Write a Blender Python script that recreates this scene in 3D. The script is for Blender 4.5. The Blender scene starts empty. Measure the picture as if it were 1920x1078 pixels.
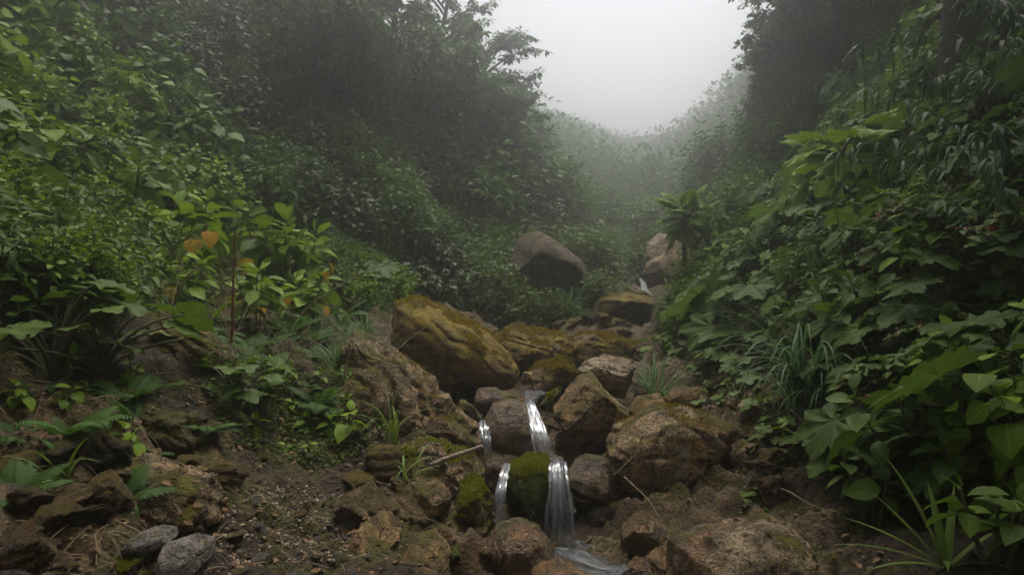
import bpy, math, random
import numpy as np
from mathutils import Vector, Matrix, Quaternion

# ------------------------------------------------------------------ camera, sky, sun, exposure
scene = bpy.context.scene
col = scene.collection
R = math.radians
FPX = 1387.0                      # focal length in photo pixels (1920 wide)
cam_d = bpy.data.cameras.new('camera')
cam_d.sensor_width = 36.0
cam_d.lens = 36.0 * FPX / 1920.0
cam_d.clip_start = 0.05
cam_d.clip_end = 600
cam = bpy.data.objects.new('camera', cam_d)
col.objects.link(cam)
cam.location = (0, 0, 0)
cam.rotation_euler = (R(90), 0, 0)
scene.camera = cam

SUN_EL, SUN_AZ = 72.0, 20.0
world = bpy.data.worlds.new('World')
scene.world = world
world.use_nodes = True
wn = world.node_tree
wn.nodes.clear()
sky = wn.nodes.new('ShaderNodeTexSky')
sky.sky_type = 'NISHITA'
sky.sun_disc = False
sky.sun_elevation = R(SUN_EL)
sky.sun_rotation = R(SUN_AZ)
sky.air_density = 1.0
sky.dust_density = 4.0
hs = wn.nodes.new('ShaderNodeHueSaturation')
hs.inputs['Saturation'].default_value = 0.07
bg = wn.nodes.new('ShaderNodeBackground')
bg.inputs['Strength'].default_value = 0.085
wo = wn.nodes.new('ShaderNodeOutputWorld')
wn.links.new(sky.outputs[0], hs.inputs['Color'])
wn.links.new(hs.outputs[0], bg.inputs[0])
wn.links.new(bg.outputs[0], wo.inputs[0])

sun_d = bpy.data.lights.new('sun', 'SUN')
sun_d.energy = 1.5
sun_d.angle = R(40)
sun_d.color = (1.0, 0.93, 0.80)
sun = bpy.data.objects.new('sun', sun_d)
col.objects.link(sun)
sd = Vector((math.sin(R(SUN_AZ)) * math.cos(R(SUN_EL)), math.cos(R(SUN_AZ)) * math.cos(R(SUN_EL)), math.sin(R(SUN_EL))))
sun.rotation_euler = sd.to_track_quat('Z', 'Y').to_euler()

HAZE_DENSITY = 0.016
HAZE_G = 0.88
EXPOSURE = 1.2
scene.view_settings.view_transform = 'Standard'
scene.view_settings.look = 'None'
scene.view_settings.exposure = EXPOSURE
scene.view_settings.gamma = 1.0
cy = scene.cycles
cy.volume_bounces = 2
cy.max_bounces = 8
cy.diffuse_bounces = 3
cy.glossy_bounces = 2
cy.transmission_bounces = 4
cy.transparent_max_bounces = 10
cy.use_denoising = True
cy.caustics_reflective = False
cy.caustics_refractive = False
cy.sample_clamp_indirect = 6.0

RNG = np.random.default_rng(7)

# ------------------------------------------------------------------ noise
def _h(ix, iy, iz, seed):
    n = (ix.astype(np.int64) * 374761393 + iy.astype(np.int64) * 668265263 + iz.astype(np.int64) * 2147483647 + seed * 1274126177) & 0xFFFFFFFF
    n = ((n ^ (n >> 13)) * 1274126177) & 0xFFFFFFFF
    n = ((n ^ (n >> 16)) * 2246822519) & 0xFFFFFFFF
    return ((n ^ (n >> 15)) & 0xFFFF) / 32767.5 - 1.0

def vnoise(p, seed=0):
    i = np.floor(p)
    f = p - i
    f = f * f * f * (f * (f * 6 - 15) + 10)
    ix, iy, iz = i[..., 0], i[..., 1], i[..., 2]
    r = 0
    for dx in (0, 1):
        wx = f[..., 0] if dx else 1 - f[..., 0]
        for dy in (0, 1):
            wy = f[..., 1] if dy else 1 - f[..., 1]
            for dz in (0, 1):
                wz = f[..., 2] if dz else 1 - f[..., 2]
                r = r + wx * wy * wz * _h(ix + dx, iy + dy, iz + dz, seed)
    return r

def fbm(p, octaves=4, gain=0.5, seed=0):
    s, a, t = 0, 1.0, 0
    for k in range(octaves):
        s = s + a * vnoise(p * (2.03 ** k), seed + k)
        t += a
        a *= gain
    return s / t

def nrm(v):
    return v / np.maximum(np.linalg.norm(v, axis=-1, keepdims=True), 1e-9)

# ------------------------------------------------------------------ mesh collecting
class MB:
    def __init__(s):
        s.V, s.F, s.A, s.M, s.n = [], [], [], [], 0
    def add(s, V, Q, ab=None, tint=0.5, mat=0):
        V = np.asarray(V, float).reshape(-1, 3)
        Q = np.asarray(Q, np.int64)
        A = np.zeros((len(V), 3))
        if ab is not None:
            A[:, :2] = ab
        A[:, 2] = tint
        s.V.append(V)
        s.A.append(A)
        s.F.append(Q + s.n)
        s.M.append(np.full(len(Q), mat))
        s.n += len(V)
    def mesh(s, name, mats, smooth=True):
        me = bpy.data.meshes.new(name)
        V = np.concatenate(s.V)
        me.vertices.add(len(V))
        me.vertices.foreach_set('co', V.astype(np.float32).ravel())
        nl = sum(f.size for f in s.F)
        nf = sum(len(f) for f in s.F)
        me.loops.add(nl)
        me.polygons.add(nf)
        me.loops.foreach_set('vertex_index', np.concatenate([f.ravel() for f in s.F]).astype(np.int32))
        tot = np.concatenate([np.full(len(f), f.shape[1]) for f in s.F])
        me.polygons.foreach_set('loop_start', (np.cumsum(tot) - tot).astype(np.int32))
        me.polygons.foreach_set('material_index', np.concatenate(s.M).astype(np.int32))
        me.polygons.foreach_set('use_smooth', np.full(nf, smooth))
        at = me.attributes.new('lf', 'FLOAT_VECTOR', 'POINT')
        at.data.foreach_set('vector', np.concatenate(s.A).astype(np.float32).ravel())
        for m in (mats if isinstance(mats, (list, tuple)) else [mats]):
            me.materials.append(m)
        me.update(calc_edges=True)
        return me
    def build(s, name, mats, parent=None, smooth=True):
        o = bpy.data.objects.new(name, s.mesh(name, mats, smooth))
        col.objects.link(o)
        o.parent = parent
        return o

def tag(o, label=None, cat=None, group=None, kind=None):
    if label: o['label'] = label
    if cat: o['category'] = cat
    if group: o['group'] = group
    if kind: o['kind'] = kind
    return o

def empty(name, loc=(0, 0, 0)):
    o = bpy.data.objects.new(name, None)
    o.location = loc
    o.empty_display_size = 0.1
    col.objects.link(o)
    return o

def link_mesh(name, me, parent=None):
    o = bpy.data.objects.new(name, me)
    col.objects.link(o)
    o.parent = parent
    return o

def copy_tree(o, parent=None):
    c = o.copy()
    col.objects.link(c)
    c.parent = parent
    for ch in o.children:
        copy_tree(ch, c)
    return c

def tube(mb, pts, rad, sides=5, mat=0, tint=0.5):
    pts = np.asarray(pts, float)
    n = len(pts)
    rad = np.broadcast_to(np.asarray(rad, float), (n,))
    T = nrm(np.gradient(pts, axis=0))
    ref = np.array([0.31, 0.9, 0.2]) if abs(T[0][2]) > 0.6 else np.array([0.05, 0.1, 1.0])
    S = nrm(np.cross(T, ref))
    B = np.cross(S, T)
    a = np.linspace(0, 2 * math.pi, sides, endpoint=False)
    V = pts[:, None] + rad[:, None, None] * (np.cos(a)[None, :, None] * S[:, None] + np.sin(a)[None, :, None] * B[:, None])
    i, j = np.meshgrid(np.arange(n - 1), np.arange(sides), indexing='ij')
    k = (j + 1) % sides
    Q = np.stack([i * sides + j, i * sides + k, (i + 1) * sides + k, (i + 1) * sides + j], -1).reshape(-1, 4)
    ab = np.stack([np.repeat(np.linspace(0, 1, n), sides), np.full(n * sides, 1.0)], -1)
    mb.add(V, Q, ab, tint, mat)
    mb.add(V[-1], [list(range(sides))] if sides == 4 else np.array([list(range(sides))]), None, tint, mat)

# ------------------------------------------------------------------ materials
class NT:
    def __init__(s, name):
        s.m = bpy.data.materials.new(name)
        s.m.use_nodes = True
        s.t = s.m.node_tree
        s.t.nodes.clear()
        s.out = s.t.nodes.new('ShaderNodeOutputMaterial')
    def n(s, typ, ins=None, **pr):
        nd = s.t.nodes.new('ShaderNode' + typ)
        for k, v in pr.items():
            setattr(nd, k, v)
        for k, v in (ins or {}).items():
            sk = nd.inputs[k]
            if isinstance(v, bpy.types.NodeSocket):
                s.t.links.new(v, sk)
            else:
                sk.default_value = (tuple(v) + (1.0,) if isinstance(v, tuple) and len(v) == 3 and sk.type == 'RGBA' else v)
        return nd
    def math(s, op, a, b=0.0, clamp=False):
        return s.n('Math', {0: a, 1: b}, operation=op, use_clamp=clamp).outputs[0]
    def mix(s, f, a, b, blend='MIX'):
        nd = s.n('MixRGB', {0: f, 1: a, 2: b}, blend_type=blend)
        return nd.outputs[0]
    def step(s, v, lo, hi):
        return s.n('MapRange', {0: v, 1: lo, 2: hi, 3: 0.0, 4: 1.0}, interpolation_type='SMOOTHSTEP').outputs[0]
    def noise(s, vec, scale, detail=4.0, rough=0.55, dist=0.0):
        return s.n('TexNoise', {'Vector': vec, 'Scale': scale, 'Detail': detail, 'Roughness': rough, 'Distortion': dist}).outputs[0]
    def surf(s, sh):
        s.t.links.new(sh, s.out.inputs['Surface'])
        return s.m

def leaf_mat(name, c1, c2, gloss=0.46, spec=0.16, trans=0.28, vein=0.35, spots=0.25, sidev=30.0):
    g = NT(name)
    at = g.n('Attribute', attribute_name='lf')
    sp = g.n('SeparateXYZ', {0: at.outputs['Vector']})
    a, b, t = sp.outputs
    oi = g.n('ObjectInfo')
    tc = g.n('TexCoord')
    f = g.math('ADD', g.math('MULTIPLY', t, 0.65), g.math('MULTIPLY', oi.outputs['Random'], 0.35), True)
    c = g.mix(f, c1, c2)
    nz = g.noise(tc.outputs['Object'], 9.0, 3.0)
    c = g.mix(g.math('MULTIPLY', g.step(nz, 0.58, 0.74), spots), c, (0.09, 0.075, 0.022))
    c = g.mix(g.math('MULTIPLY', g.step(nz, 0.42, 0.28), 0.35), c, (c1[0] * .55, c1[1] * .6, c1[2] * .7))
    mid = g.math('SUBTRACT', 1.0, g.step(b, 0.03, 0.13))
    sv = g.math('SINE', g.math('SUBTRACT', g.math('MULTIPLY', a, sidev), g.math('MULTIPLY', b, 7.0)))
    sv = g.math('MULTIPLY', g.step(sv, 0.75, 1.0), 0.45)
    vm = g.math('MAXIMUM', mid, sv)
    c = g.mix(g.math('MULTIPLY', vm, vein), c, (min(.5, c2[0] * 1.7 + .03), min(.5, c2[1] * 1.35 + .03), c2[2] * 1.6 + .015))
    geo = g.n('NewGeometry')
    cb = g.mix(geo.outputs['Backfacing'], c, g.mix(0.22, c, (0.12, 0.16, 0.06)))
    bp = g.n('Bump', {'Strength': 0.35, 'Distance': 0.004, 'Height': g.math('ADD', g.math('MULTIPLY', vm, -0.6), nz)})
    p = g.n('BsdfPrincipled', {'Base Color': cb, 'Roughness': g.math('ADD', gloss, g.math('MULTIPLY', nz, 0.15)), 'Specular IOR Level': spec, 'Normal': bp.outputs[0]})
    tr = g.n('BsdfTranslucent', {'Color': g.mix(0.35, c, (c2[0] * 1.5, c2[1] * 1.5, c2[2] * .6))})
    mx = g.n('MixShader', {0: trans, 1: p.outputs[0], 2: tr.outputs[0]})
    return g.surf(mx.outputs[0])

def bark_mat(name, c1, c2, scale=14.0):
    g = NT(name)
    tc = g.n('TexCoord')
    mp = g.n('Mapping', {'Vector': tc.outputs['Object'], 'Scale': (1, 1, 0.25)})
    nz = g.noise(mp.outputs[0], scale, 5.0, 0.65)
    c = g.mix(nz, c1, c2)
    c = g.mix(g.math('MULTIPLY', g.step(g.noise(tc.outputs['Object'], 3.0), 0.5, 0.65), 0.6), c, (0.045, 0.06, 0.018))
    bp = g.n('Bump', {'Strength': 0.6, 'Distance': 0.01, 'Height': nz})
    p = g.n('BsdfPrincipled', {'Base Color': c, 'Roughness': 0.85, 'Normal': bp.outputs[0]})
    return g.surf(p.outputs[0])

def rock_mat(name, dark, light, stain=(0.20, 0.112, 0.030), stain_amt=0.4, moss=0.3, wet=0.0, strata=0.3, tilt=(0.3, 0.2), mossc=((0.030, 0.032, 0.004), (0.145, 0.125, 0.012)), scale=1.0, pits=0.4):
    g = NT(name)
    tc = g.n('TexCoord')
    oi = g.n('ObjectInfo')
    off = g.n('VectorMath', {0: tc.outputs['Object'], 1: oi.outputs['Random']}, operation='ADD').outputs[0]
    v = g.n('Mapping', {'Vector': off, 'Scale': (scale, scale, scale)}).outputs[0]
    big = g.noise(v, 2.2, 4.0, 0.6, 0.4)
    med = g.noise(v, 9.0, 6.0, 0.68)
    fine = g.noise(v, 55.0, 4.0, 0.7)
    grain = g.noise(v, 190.0, 2.0, 0.6)
    mp = g.n('Mapping', {'Vector': v, 'Rotation': (tilt[0], tilt[1], 0.3), 'Scale': (2.0, 2.0, 13.0)}).outputs[0]
    lay = g.noise(mp, 1.6, 6.0, 0.62, 0.7)
    vo = g.n('TexVoronoi', {'Vector': g.n('VectorMath', {0: v, 1: g.n('TexNoise', {'Vector': v, 'Scale': 4.0}).outputs[1]}, operation='ADD').outputs[0], 'Scale': 3.0}, feature='DISTANCE_TO_EDGE').outputs[0]
    crack = g.math('SUBTRACT', 1.0, g.step(vo, 0.0, 0.035))
    f = g.math('ADD', g.math('MULTIPLY', med, 0.55), g.math('MULTIPLY', lay, 0.45))
    f = g.math('ADD', f, g.math('MULTIPLY', g.math('SUBTRACT', fine, 0.5), 0.6))
    f = g.step(f, 0.33, 0.68)
    c = g.mix(f, dark, light)
    c = g.mix(g.math('MULTIPLY', g.step(g.math('ADD', big, g.math('MULTIPLY', g.math('SUBTRACT', med, .5), .6)), 0.66 - 0.3 * stain_amt, 0.84 - 0.3 * stain_amt), 0.85), c, g.mix(med, (stain[0] * .4, stain[1] * .4, stain[2] * .4), stain))
    c = g.mix(g.math('MULTIPLY', g.step(grain, 0.6, 0.75), 0.2), c, (light[0] * 1.5, light[1] * 1.5, light[2] * 1.5))
    c = g.mix(g.math('MULTIPLY', g.step(fine, 0.46, 0.28), pits), c, (0.012, 0.009, 0.006))
    c = g.mix(g.math('MULTIPLY', crack, 0.6 * strata + .1), c, (0.015, 0.012, 0.009))
    lich = g.noise(v, 4.6, 5.0, .7, .5)
    c = g.mix(g.math('MULTIPLY', g.step(lich, .60, .66), .55), c, (0.30, 0.29, 0.21))
    ms = g.n('Mapping', {'Vector': v, 'Scale': (5.0, 5.0, 0.9)}).outputs[0]
    c = g.mix(g.math('MULTIPLY', g.step(g.noise(ms, 1.3, 4.0, .6), .52, .68), .62), c, (dark[0] * .8, dark[1] * .8, dark[2] * .8))
    # moss on upward faces
    geo = g.n('NewGeometry')
    nz = g.n('SeparateXYZ', {0: geo.outputs['Normal']}).outputs[2]
    mv = g.math('ADD', g.math('MULTIPLY', nz, 0.30), g.math('ADD', g.math('MULTIPLY', g.noise(v, 3.1, 5.0, 0.65, .3), 1.1), g.math('MULTIPLY', g.math('SUBTRACT', fine, .5), 0.5)))
    mm = g.step(mv, 1.02 - 0.55 * moss, 1.12 - 0.55 * moss)
    mossy = g.noise(v, 90.0, 3.0, 0.7)
    c = g.mix(mm, c, g.mix(g.step(g.math('ADD', g.math('MULTIPLY', mossy, .6), g.math('MULTIPLY', g.noise(v, 6.0), .4)), .36, .62), mossc[0], mossc[1]))
    h = g.math('ADD', g.math('MULTIPLY', lay, 0.5 * strata + .1), g.math('MULTIPLY', med, 0.5))
    h = g.math('ADD', h, g.math('MULTIPLY', fine, 0.30))
    h = g.math('ADD', h, g.math('MULTIPLY', g.math('MULTIPLY', mm, mossy), 0.35))
    h = g.math('SUBTRACT', h, g.math('MULTIPLY', crack, 0.25 * strata))
    bp = g.n('Bump', {'Strength': 1.0, 'Distance': 0.085, 'Height': h})
    ro = g.math('SUBTRACT', 0.88, g.math('MULTIPLY', g.math('SUBTRACT', 1.0, mm), wet * 0.62))
    p = g.n('BsdfPrincipled', {'Base Color': c, 'Roughness': ro, 'Specular IOR Level': 0.3 + .25 * wet, 'Normal': bp.outputs[0]})
    return g.surf(p.outputs[0])

def soil_mat(name, rocky=True):
    g = NT(name)
    tc = g.n('TexCoord')
    v = tc.outputs['Object']
    a = g.noise(v, 1.1, 5.0, 0.6)
    b = g.noise(v, 7.0, 6.0, 0.7)
    c_ = g.noise(v, 42.0, 5.0, 0.72)
    vo = g.n('TexVoronoi', {'Vector': v, 'Scale': 46.0}).outputs[0]
    c = g.mix(g.step(g.math('ADD', g.math('MULTIPLY', b, .5), g.math('MULTIPLY', c_, .5)), 0.36, 0.66), (0.012, 0.008, 0.005), (0.070, 0.050, 0.031))
    c = g.mix(g.math('MULTIPLY', g.step(a, 0.5, 0.68), 0.7), c, g.mix(c_, (0.02, 0.014, 0.007), (0.12, 0.075, 0.034)))
    c = g.mix(g.math('MULTIPLY', g.step(g.noise(v, 2.3, 5.0, 0.65), 0.45, 0.56), 0.85), c, g.mix(g.step(c_, .35, .65), (0.014, 0.016, 0.004), (0.098, 0.090, 0.014)))
    h = g.math('ADD', g.math('MULTIPLY', b, .6), g.math('ADD', g.math('MULTIPLY', c_, .5), g.math('MULTIPLY', vo, .2)))
    at = g.n('Attribute', attribute_name='lf')
    rk = g.n('SeparateXYZ', {0: at.outputs['Vector']}).outputs[2]
    rk = g.step(g.math('ADD', rk, g.math('MULTIPLY', g.math('SUBTRACT', b, .5), .9)), .35, .6) if rocky else 0.0
    mp = g.n('Mapping', {'Vector': v, 'Rotation': (.5, .5, .3), 'Scale': (2.0, 2.0, 13.0)}).outputs[0]
    lay = g.noise(mp, 1.6, 6.0, 0.62, 0.7)
    f = g.step(g.math('ADD', g.math('MULTIPLY', b, .4), g.math('ADD', g.math('MULTIPLY', lay, .35), g.math('MULTIPLY', c_, .3))), .40, .68)
    rc = g.mix(f, (0.016, 0.010, 0.005), (0.19, 0.125, 0.062))
    rc = g.mix(g.math('MULTIPLY', g.step(a, .45, .7), .6), rc, g.mix(b, (0.03, 0.014, 0.004), (0.16, 0.072, 0.016)))
    rc = g.mix(g.math('MULTIPLY', g.step(g.noise(v, 2.9, 5.0, .65), .5, .6), .85), rc, g.mix(g.step(c_, .35, .65), (0.02, 0.02, 0.004), (0.13, 0.11, 0.014)))
    c = g.mix(rk, c, rc)
    bp = g.n('Bump', {'Strength': 1.0, 'Distance': 0.06, 'Height': g.math('ADD', h, g.math('MULTIPLY', lay, .25))})
    p = g.n('BsdfPrincipled', {'Base Color': c, 'Roughness': g.math('SUBTRACT', .9, g.math('MULTIPLY', rk, .25)) if rocky else .9, 'Specular IOR Level': 0.3, 'Normal': bp.outputs[0]})
    return g.surf(p.outputs[0])

def water_mat(name, dens=0.5):
    g = NT(name)
    at = g.n('Attribute', attribute_name='lf')
    sp = g.n('SeparateXYZ', {0: at.outputs['Vector']})
    v = g.n('CombineXYZ', {0: g.math('MULTIPLY', sp.outputs[1], 7.0), 1: g.math('MULTIPLY', sp.outputs[0], 1.6), 2: g.math('MULTIPLY', sp.outputs[2], 9.0)}).outputs[0]
    n1 = g.noise(v, 1.0, 5.0, 0.65, 0.25)
    v2 = g.n('CombineXYZ', {0: g.math('MULTIPLY', sp.outputs[1], 24.0), 1: g.math('MULTIPLY', sp.outputs[0], 1.4), 2: g.math('MULTIPLY', sp.outputs[2], 5.0)}).outputs[0]
    n2 = g.noise(v2, 1.0, 4.0, 0.6)
    s = g.math('ADD', g.math('MULTIPLY', n1, .55), g.math('MULTIPLY', n2, .45))
    edge = g.math('SUBTRACT', 1.0, g.math('POWER', g.math('ABSOLUTE', sp.outputs[1]), 3.0), True)
    al = g.math('MULTIPLY', g.step(s, 0.54 - .34 * dens, 0.94 - .34 * dens), edge)
    foam = g.n('BsdfPrincipled', {'Base Color': (0.42, 0.44, 0.47), 'Roughness': 0.6, 'Specular IOR Level': .15})
    tl = g.n('BsdfTranslucent', {'Color': (0.42, 0.44, 0.47)})
    fm = g.n('MixShader', {0: .28, 1: foam.outputs[0], 2: tl.outputs[0]})
    tr = g.n('BsdfTransparent', {'Color': (0.93, 0.95, 0.95)})
    gl = g.n('BsdfGlossy', {'Color': (.2, .2, .21), 'Roughness': 0.3})
    fr = g.n('Fresnel', {'IOR': 1.33})
    cl = g.n('MixShader', {0: fr.outputs[0], 1: tr.outputs[0], 2: gl.outputs[0]})
    mx = g.n('MixShader', {0: g.math('MULTIPLY', al, 0.92), 1: cl.outputs[0], 2: fm.outputs[0]})
    return g.surf(mx.outputs[0])

def pool_mat():
    g = NT('pool_water')
    tc = g.n('TexCoord')
    n = g.noise(tc.outputs['Object'], 14.0, 3.0)
    bp = g.n('Bump', {'Strength': 0.35, 'Distance': 0.02, 'Height': n})
    p = g.n('BsdfPrincipled', {'Base Color': (0.05, 0.038, 0.025), 'Roughness': 0.12, 'IOR': 1.33, 'Normal': bp.outputs[0], 'Alpha': 0.75})
    return g.surf(p.outputs[0])

def flower_mat(name, c1, c2):
    g = NT(name)
    at = g.n('Attribute', attribute_name='lf')
    t = g.n('SeparateXYZ', {0: at.outputs['Vector']}).outputs[2]
    p = g.n('BsdfPrincipled', {'Base Color': g.mix(t, c1, c2), 'Roughness': 0.6})
    tr = g.n('BsdfTranslucent', {'Color': c2})
    return g.surf(g.n('MixShader', {0: .25, 1: p.outputs[0], 2: tr.outputs[0]}).outputs[0])

M = {}
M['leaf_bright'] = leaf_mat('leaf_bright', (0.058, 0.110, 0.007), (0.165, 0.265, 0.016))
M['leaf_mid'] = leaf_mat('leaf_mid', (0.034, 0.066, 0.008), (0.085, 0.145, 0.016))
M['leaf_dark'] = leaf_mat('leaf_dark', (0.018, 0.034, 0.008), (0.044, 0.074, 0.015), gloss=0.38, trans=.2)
M['leaf_broad'] = leaf_mat('leaf_broad', (0.030, 0.068, 0.010), (0.078, 0.135, 0.022), gloss=0.55, spec=.2, vein=.55, trans=.36, sidev=26, spots=.5)
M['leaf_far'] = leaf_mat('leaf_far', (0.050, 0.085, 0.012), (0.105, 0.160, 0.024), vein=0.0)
M['leaf_yellow'] = leaf_mat('leaf_yellow', (0.42, 0.17, 0.012), (0.55, 0.34, 0.025), spots=.8)
M['leaf_dry'] = leaf_mat('leaf_dry', (0.06, 0.030, 0.014), (0.23, 0.14, 0.07), gloss=.7, spec=.2, trans=.1)
M['blade'] = leaf_mat('blade', (0.035, 0.088, 0.036), (0.095, 0.185, 0.070), gloss=.4, vein=.25, sidev=0)
M['blade_lime'] = leaf_mat('blade_lime', (0.065, 0.120, 0.015), (0.150, 0.220, 0.035), gloss=.4, vein=.3, sidev=0)
M['fern'] = leaf_mat('fern', (0.030, 0.075, 0.012), (0.065, 0.140, 0.024), vein=0.1, trans=.35)
M['bamboo'] = leaf_mat('bamboo', (0.024, 0.062, 0.016), (0.055, 0.115, 0.030), gloss=.45, spec=.25, vein=.15)
M['stem'] = bark_mat('stem', (0.035, 0.040, 0.015), (0.085, 0.085, 0.035), 30)
M['stem_red'] = bark_mat('stem_red', (0.10, 0.025, 0.014), (0.22, 0.060, 0.030), 30)
M['bark'] = bark_mat('bark', (0.018, 0.014, 0.010), (0.07, 0.055, 0.04))
M['dry_wood'] = bark_mat('dry_wood', (0.14, 0.095, 0.07), (0.40, 0.31, 0.25), 20)
M['twig'] = bark_mat('twig', (0.12, 0.085, 0.05), (0.30, 0.23, 0.15), 40)
M['pink'] = flower_mat('flower_pink', (0.13, 0.04, 0.055), (0.30, 0.12, 0.14))
M['red'] = flower_mat('flower_red', (0.22, 0.02, 0.012), (0.42, 0.07, 0.03))
M['soil'] = soil_mat('soil')
M['earth'] = soil_mat('earth', False)
BRN, TAN, GRY = (0.045, 0.030, 0.017), (0.24, 0.16, 0.10), (0.22, 0.20, 0.17)
M['rock_slab'] = rock_mat('rock_slab', (0.035, 0.024, 0.013), (0.26, 0.155, 0.062), moss=.74, stain_amt=.5, strata=.5, tilt=(.5, .5), mossc=((0.042, 0.034, 0.008), (0.32, 0.225, 0.030)))
M['rock_ledge'] = rock_mat('rock_ledge', (0.03, 0.024, 0.014), (0.29, 0.185, 0.080), moss=.60, strata=.6, mossc=((0.035, 0.028, 0.007), (0.27, 0.185, 0.026)))
M['rock_moss'] = rock_mat('rock_moss', (0.02, 0.017, 0.01), (0.07, 0.055, 0.03), moss=1.15, stain_amt=.3, mossc=((0.022, 0.034, 0.004), (0.125, 0.15, 0.018)))
M['rock_brown'] = rock_mat('rock_brown', (0.030, 0.017, 0.007), (0.40, 0.265, 0.112), moss=.40, stain_amt=.5, strata=.6, tilt=(.7, .5), pits=.7)
M['rock_pale'] = rock_mat('rock_pale', (0.13, 0.09, 0.058), (0.42, 0.325, 0.225), moss=.05, stain_amt=.15, strata=1.0, stain=(.26, .15, .07))
M['rock_big'] = rock_mat('rock_big', (0.048, 0.029, 0.013), (0.52, 0.375, 0.215), moss=.36, stain_amt=.62, strata=.6, tilt=(.3, -.3), stain=(.28, .145, .028), pits=.5)
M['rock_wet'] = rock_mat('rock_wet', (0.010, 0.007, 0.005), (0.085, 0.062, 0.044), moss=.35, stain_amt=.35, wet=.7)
M['rock_brownwet'] = rock_mat('rock_brownwet', (0.018, 0.010, 0.005), (0.25, 0.145, 0.065), moss=.40, stain_amt=.6, wet=.75, strata=.4, pits=.7)
M['rock_far'] = rock_mat('rock_far', (0.030, 0.022, 0.014), (0.19, 0.14, 0.092), moss=.42, stain_amt=.25, strata=.6)
M['rock_orange'] = rock_mat('rock_orange', (0.016, 0.009, 0.004), (0.28, 0.150, 0.052), moss=.34, stain_amt=.65, wet=1.15, pits=.8, stain=(.27, .130, .022))
M['rock_crumb'] = rock_mat('rock_crumb', (0.06, 0.04, 0.025), (0.44, 0.335, 0.205), moss=.38, stain_amt=.45, strata=.3, pits=.8, stain=(.30, .15, .07))
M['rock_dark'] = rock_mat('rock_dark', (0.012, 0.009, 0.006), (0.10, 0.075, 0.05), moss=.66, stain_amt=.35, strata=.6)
M['rock_grey'] = rock_mat('rock_grey', (0.06, 0.05, 0.04), (0.30, 0.265, 0.225), moss=.32, stain_amt=.1, strata=.4)
M['rock_strata'] = rock_mat('rock_strata', (0.035, 0.025, 0.016), (0.42, 0.285, 0.155), moss=.50, stain_amt=.35, strata=1.0, tilt=(.5, .6), pits=.7)
M['fall'] = water_mat('fall_water', 0.36)
M['foam'] = water_mat('foam_water', 0.40)
M['strand'] = water_mat('strand_water', 0.58)
M['pool'] = pool_mat()

# ------------------------------------------------------------------ terrain
def inpoly(pts, q):
    x, y = pts[:, 0], pts[:, 1]
    r = np.zeros(len(pts), bool)
    for a, b in zip(q, np.roll(q, -1, 0)):
        c = ((a[1] > y) != (b[1] > y)) & (x < (b[0] - a[0]) * (y - a[1]) / (b[1] - a[1] + 1e-12) + a[0])
        r ^= c
    return r

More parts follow.
